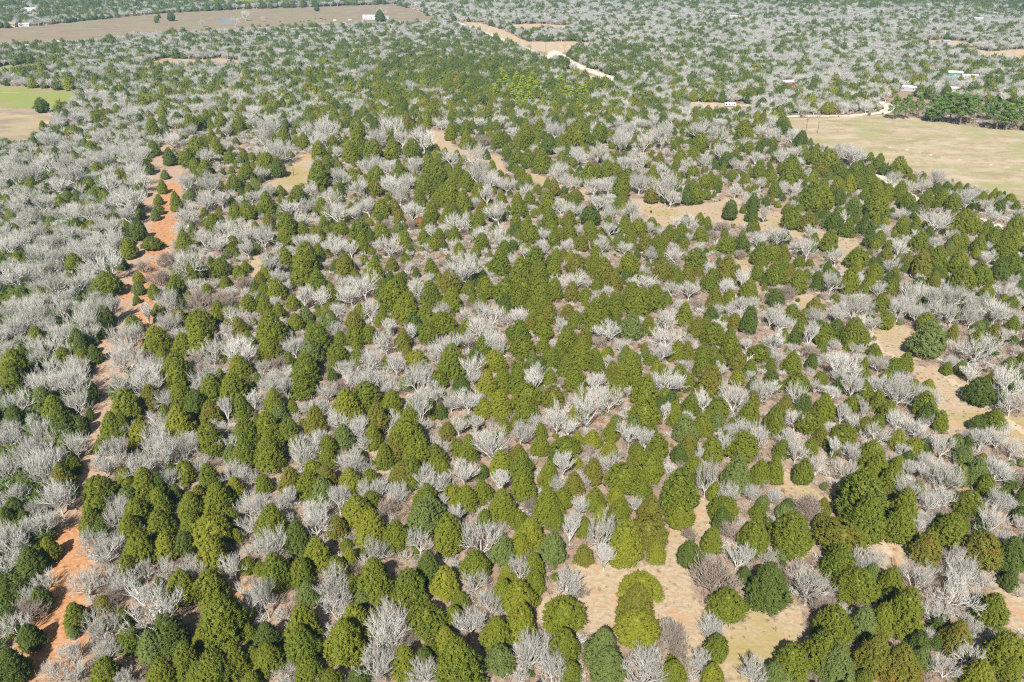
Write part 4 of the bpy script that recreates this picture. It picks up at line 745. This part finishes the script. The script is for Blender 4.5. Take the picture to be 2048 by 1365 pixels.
# ------------------------------------------------------------------ small things people left in the landscape
M_WHITE = plain('white_metal', (.60,.60,.61), .5); M_RED = plain('red_paint', (.36,.035,.025), .6); M_TEAL = plain('teal_paint', (.05,.30,.26), .6)
M_CREAM = plain('cream_paint', (.45,.41,.32), .7); M_GREY = plain('grey_metal', (.42,.42,.44), .5); M_TAN = plain('tan_roof', (.38,.30,.20), .8)
M_GLASS = plain('window_glass', (.03,.04,.05), .15); M_TYRE = plain('black_rubber', (.02,.02,.02), .8); M_POLE = plain('pole_wood', (.16,.12,.09), .9)
M_BLACK = plain('black_hide', (.012,.011,.011), .8); M_BROWN = plain('brown_hide', (.10,.05,.03), .8); M_BLINDW = plain('blind_wood', (.34,.27,.24), .8)
def root(name, px, py, rz, label, cat, group=None):
    x, y = ground(px, py); r = bpy.data.objects.new(name, None); C.objects.link(r); r.empty_display_size = .5
    r.location = (float(x), float(y), 0); r.rotation_euler = (0, 0, rz); return tag(r, label, cat, group)
def building(name, px, py, rz, L, D, H, rise, wall, roof, label, cat, wins=2, door=True):
    r = root(name, px, py, rz, label, cat)
    wl = MB(); wl.box(-L/2, L/2, -D/2, D/2, 0, H)
    wl.prism([(-D/2, H), (D/2, H), (0, H + rise)], -L/2, L/2); wl.make('wall', wall, r)
    rf = MB(); o_ = .35; sl = rise / (D / 2)
    rf.prism([(-D/2-o_, H-sl*o_+.02), (0, H+rise+.02), (D/2+o_, H-sl*o_+.02), (D/2+o_, H-sl*o_+.16), (0, H+rise+.16), (-D/2-o_, H-sl*o_+.16)], -L/2-o_, L/2+o_)
    rf.make('roof', roof, r)
    for i in range(wins):
        xw = -L/2 + (i + .5) * L / wins + (.8 if door else 0)
        if door and abs(xw) < .8: xw += 1.4
        f = MB().box(xw-.55, xw+.55, -D/2-.06, -D/2-.003, H*.42, H*.78).make('window', M_WHITE, r)
        MB().box(xw-.45, xw+.45, -D/2-.08, -D/2-.062, H*.46, H*.74).make('pane', M_GLASS, f)
    if door:
        d_ = MB().box(-.5, .5, -D/2-.06, -D/2-.003, .05, min(2.1, H*.85)).make('door', M_GREY, r)
        MB().box(.32, .40, -D/2-.10, -D/2-.062, 1.0, 1.1).make('handle', M_TYRE, d_)
    return r
building('red_cabin', 1577, 171, R(8), 11, 7, 2.8, 1.2, M_RED, M_WHITE, 'red cabin with white metal roof half hidden in grey woods', 'cabin')
building('teal_house', 1908, 153, R(-14), 11, 8, 3.2, 1.2, M_TEAL, M_WHITE, 'teal walled house with white roof beyond the pines', 'house')
building('metal_shed', 1938, 158, R(-14), 12, 6, 2.8, .8, M_CREAM, M_WHITE, 'long cream shed with white roof beside the teal house', 'shed', 4)
building('white_roofed_house', 1813, 181, R(-22), 14, 7, 2.6, 1.0, M_GREY, M_WHITE, 'white roofed house in trees above the road bend', 'house')
building('small_white_shed', 1909, 184, R(-25), 7, 6, 2.6, 1.0, M_CREAM, M_WHITE, 'small white roofed shed behind the large pines', 'shed', 1)
building('field_barn', 743, 39, R(4), 24, 12, 4, 2, M_WHITE, M_WHITE, 'white barn by the round dark tree in the far field', 'barn', 3)
building('low_barn', 767, 38.5, R(4), 16, 10, 3.2, 1.2, M_WHITE, M_GREY, 'low white barn right of the round dark tree', 'barn', 2)
building('red_shed', 733, 37.5, R(4), 7, 6, 3.2, 1.2, M_RED, M_GREY, 'little red shed at the left end of the far barns', 'shed', 1)
building('tan_house', 19, 54, R(6), 19, 12, 3.4, 2.8, M_CREAM, M_TAN, 'tan roofed house at the far left field edge', 'house', 4)
building('white_outbuilding', 50, 53, R(6), 14, 8, 3, 1.2, M_WHITE, M_WHITE, 'white outbuilding right of the tan roofed house', 'shed', 2)
building('farm_house', 51, 99, R(-8), 13, 9, 3.2, 1.6, M_CREAM, M_WHITE, 'white roofed house among dark trees near the left edge', 'house', 3)
building('hut', 124, 89, R(-8), 8, 6, 2.8, 1.2, M_CREAM, M_WHITE, 'small white hut with a tan yard, upper left', 'hut', 1)
building('distant_shed', 62, 22, R(3), 20, 10, 3.5, 1.5, M_WHITE, M_WHITE, 'white shed alone in the hazy woods, upper left', 'shed', 2)
building('distant_house', 121, 5, R(3), 26, 12, 4, 1.5, M_WHITE, M_WHITE, 'white building at the hazy top left edge', 'house', 3)
building('ridge_cabin', 1467, 37, R(-3), 14, 7, 3, 1.2, M_GREY, M_WHITE, 'pale roofed cabin in the far grey forest right of centre', 'cabin', 2)
building('east_cabin', 1957, 41.5, R(2), 16, 7, 3, 1.2, M_CREAM, M_WHITE, 'low pale cabin in the far forest at upper right', 'cabin', 2)
building('sand_yard_shed', 1891, 88, R(0), 8, 6, 3, 1, M_GREY, M_GREY, 'dark little shed in the sandy yard at upper right', 'shed', 1)
# white travel trailer and the vehicle beside it
r = root('travel_trailer', 1459, 214, R(2), 'white box trailer parked on the sandy lot', 'trailer')
b_ = MB(); b_.prism([(-1.25, .55), (1.25, .55), (1.25, 2.75), (1.05, 2.95), (-1.05, 2.95), (-1.25, 2.75)], -3.8, 3.8); b_.make('body', M_WHITE, r)
MB().tube((-3.8, 0, .6), (-5.0, 0, .55), .06, .06).make('hitch', M_GREY, r)
for sx in (-.5, .5):
    for sy in (-1.16, 1.0): MB().tube((sx * 1.7, sy, .36), (sx * 1.7, sy + .16, .36), .36, .36, 14).make('wheel', M_TYRE, r)
d_ = MB().box(1.2, 1.9, -1.31, -1.253, .7, 2.5).make('door', M_GREY, r); MB().box(1.28, 1.34, -1.36, -1.312, 1.5, 1.62).make('handle', M_TYRE, d_)
for xw in (-2.6, -.6, 2.9): MB().box(xw - .4, xw + .4, -1.28, -1.253, 1.55, 2.2).make('window', M_GLASS, r)
r = root('pickup_truck', 1493, 215, R(-8), 'pale grey pickup under bare oaks right of the white trailer', 'pickup')
MB().box(-2.7, 2.7, -.95, .95, .55, 1.05).make('body', M_GREY, r)
MB().prism([(-.85, 1.053), (.85, 1.053), (.72, 1.85), (-.72, 1.85)], -.3, 1.3).make('cab', M_WHITE, r)
MB().box(-2.68, -.5, -.93, -.85, 1.053, 1.4).box(-2.68, -.5, .85, .93, 1.053, 1.4).box(-2.68, -2.6, -.84, .84, 1.053, 1.4).make('bed', M_GREY, r)
for sx in (-1.7, 1.75):
    for sy in (-1.0, .8): MB().tube((sx, sy, .38), (sx, sy + .2, .38), .38, .38, 14).make('wheel', M_TYRE, r)
MB().box(-.1, 1.1, -.86, -.79, 1.3, 1.7).make('side_window', M_GLASS, r)
# raised box blind
r = root('hunting_blind', 1355, 411, R(12), 'small raised box blind at the top edge of the grassy clearing', 'hunting blind')
MB().box(-.9, .9, -.9, .9, 1.2, 2.7).make('box', M_BLINDW, r)
MB().prism([(-1.15, 2.72), (1.15, 2.95), (1.15, 3.05), (-1.15, 2.82)], -1.1, 1.1).make('roof', M_WHITE, r)
for a in (-.8, .8):
    for c_ in (-.8, .8): MB().box(a - .06, a + .06, c_ - .06, c_ + .06, 0, 1.197).make('leg', M_BLINDW, r)
MB().box(-.5, .5, -.93, -.903, 2.0, 2.35).make('window', M_GLASS, r)
r = root('feed_drum', 1302, 426, 0, 'small black drum alone on the dry grass clearing', 'drum')
MB().tube((0, 0, 0), (0, 0, .85), .34, .34, 16).make('body', M_BLACK, r); MB().tube((0, 0, .853), (0, 0, .93), .37, .35, 16).make('lid', M_TYRE, r)
# poles
PG = 'utility poles'
for px, py, h, lb in ((1610.5, 270, 9.5, 'tall dark wooden pole at the left edge of the meadow'), (1635, 266, 6.5, 'shorter dark wooden pole right of the tall meadow pole'),
                      (1062, 99, 10, 'leftmost pole beside the sandy pull-out'), (1091.5, 105, 13, 'tall pole at the left of the pale sandy patch'),
                      (1129.6, 104, 11, 'pole at the right of the pale sandy patch'), (1153.7, 97, 8, 'rightmost pole behind the sandy pull-out')):
    r = root('utility_pole', px, py, R(20), lb, 'pole', PG)
    MB().tube((0, 0, -.3), (0, 0, h), .17, .11, 8).make('pole', M_POLE, r)
    MB().box(-1.1, 1.1, -.06, .06, h - .8, h - .66).make('crossarm', M_POLE, r)
    for a in (-.95, .95): MB().tube((a, 0, h - .657), (a, 0, h - .45), .05, .04, 6).make('insulator', M_GREY, r)
r = root('dead_tree', 587, 352, 0, 'dark brown branchless trunk standing in the small reddish clearing', 'dead trunk')
MB().tube((0, 0, -.2), (.25, 0, 5.2), .22, .09, 8).make('trunk', M_POLE, r)
MB().tube((.15, 0, 3.6), (.8, .1, 4.4), .06, .03, 5).make('stub', M_POLE, r)
r = root('fallen_tree', 1036, 1024, 0, 'bleached fallen tree lying among cedars below the centre', 'fallen tree')
fv = MB().tube((-3.2, .6, .35), (2.4, -.5, .3), .2, .1, 8); fv.tube((1.2, -.25, .3), (3.2, .9, 1.2), .09, .03, 6); fv.tube((.4, -.1, .3), (1.8, -1.6, .9), .08, .03, 6)
fv.tube((-1.0, .2, .35), (-.2, 1.6, 1.3), .08, .03, 6); fv.make('trunk', M_DEAD, r)
fb = MB()
for k in range(14):
    a = Vector((random.uniform(0, 3), random.uniform(-1, .9), .8)); fb.tube(a, a + Vector((random.uniform(-.3, 1.3), random.uniform(-.9, .9), random.uniform(0, .8))), .04, .015, 4)
fb.make('branches', M_DEAD, r)
# cattle: one skinned body each, grazing or standing
def cow_mesh(graze):
    me = bpy.data.meshes.new('cow'); hz = (.55 if graze else 1.5)
    pts = [(-.85,0,1.05,.26),(-.4,0,1.0,.34),(.1,0,.95,.37),(.55,0,1.0,.32),(.85,0,1.1 if not graze else .95,.2),(1.15,0,hz,.15),(1.45,0,hz-.15,.10),(-1.0,0,1.0,.07),(-1.05,0,.45,.035)]
    e = [(0,1),(1,2),(2,3),(3,4),(4,5),(5,6),(0,7),(7,8)]
    for bx, sd in ((0,-1),(0,1),(3,-1),(3,1)):
        n = len(pts); x = pts[bx][0] + (.05 if bx == 0 else 0)
        pts += [(x,.2*sd,.75,.15),(x+(.07 if bx else -.10),.22*sd,.42,.085),(x,.22*sd,.05,.06)]; e += [(bx,n),(n,n+1),(n+1,n+2)]
    for sd in (-1,1):
        n = len(pts); pts.append((1.1,.2*sd,hz+.06,.04)); e.append((5,n))
    me.from_pydata([p[:3] for p in pts], e, []); o = bpy.data.objects.new('cow', me); C.objects.link(o)
    o.modifiers.new('skin','SKIN'); sv = me.skin_vertices[0].data
    for i, p in enumerate(pts): sv[i].radius = (p[3]*.85, p[3])
    sv[2].use_root = True
    s = o.modifiers.new('sub','SUBSURF'); s.levels = 1; s.render_levels = 1
    dg = bpy.context.evaluated_depsgraph_get(); ev = bpy.data.meshes.new_from_object(o.evaluated_get(dg))
    bpy.data.objects.remove(o); return ev
cm = [cow_mesh(True), cow_mesh(False)]
for me in cm: me.materials.clear(); me.materials.append(M_BLACK); me.name = 'cow'
cmb = cm[1].copy(); cmb.materials.clear(); cmb.materials.append(M_BROWN)
cows = [(560.5,45,2,'lone dark cow farthest left on the pale field strip'),(601.5,44.8,0,'black cow leading the left pair below the pond field'),(608,44.6,1,'black cow behind the leader of the left pair'),
        (616,43.2,0,'dark cow left of the middle pair'),(619.6,43.2,2,'brownish cow right of the middle pair'),(631,38.8,1,'black cow standing highest of the far herd'),
        (641,38.8,0,'small black cow just right of the highest one'),(645,40,1,'black cow lower of the right-hand pair'),(651,41,0,'black cow farthest right in the herd')]
for px, py, k, lb in cows:
    x, y = ground(px, py); o = link('cow', (cm + [cmb])[k]); o.location = (float(x), float(y), 0); o.rotation_euler = (0, 0, random.uniform(-.5, .5) + (math.pi if k == 1 else 0)); o.scale = (1.15,) * 3
    tag(o, lb, 'cow', 'cattle grazing the far field')
for px, py, lb in ((670, 43.5, 'white feed tank between the cattle and the barns'), (700, 42.5, 'white feed tank nearer the barns')):
    r = root('feed_tank', px, py, R(10), lb, 'tank', 'feed tanks')
    MB().tube((-2.2, 0, 1.5), (2.2, 0, 1.5), 1.1, 1.1, 14).make('tank', M_WHITE, r)
    for a in (-1.4, 1.4): MB().box(a - .15, a + .15, -.8, .8, 0, .6).make('cradle', M_GREY, r)

# ------------------------------------------------------------------ air
def haze_box():
    x0, x1, y0, y1 = -12000, 12000, -8000, 14000
    hb = MB().box(x0, x1, y0, y1, -1.0, HCAM + 6); m = bpy.data.materials.new('haze'); m.use_nodes = True; t = m.node_tree
    t.nodes.remove(t.nodes['Principled BSDF']); v = t.nodes.new('ShaderNodeVolumePrincipled')
    v.inputs['Color'].default_value = (.42, .72, 1.0, 1); v.inputs['Density'].default_value = HAZE; v.inputs['Anisotropy'].default_value = 0.0
    t.links.new(v.outputs[0], t.nodes['Material Output'].inputs['Volume'])
    o = hb.make('haze', m); tag(o, kind='stuff')
HAZE = .00013
haze_box()
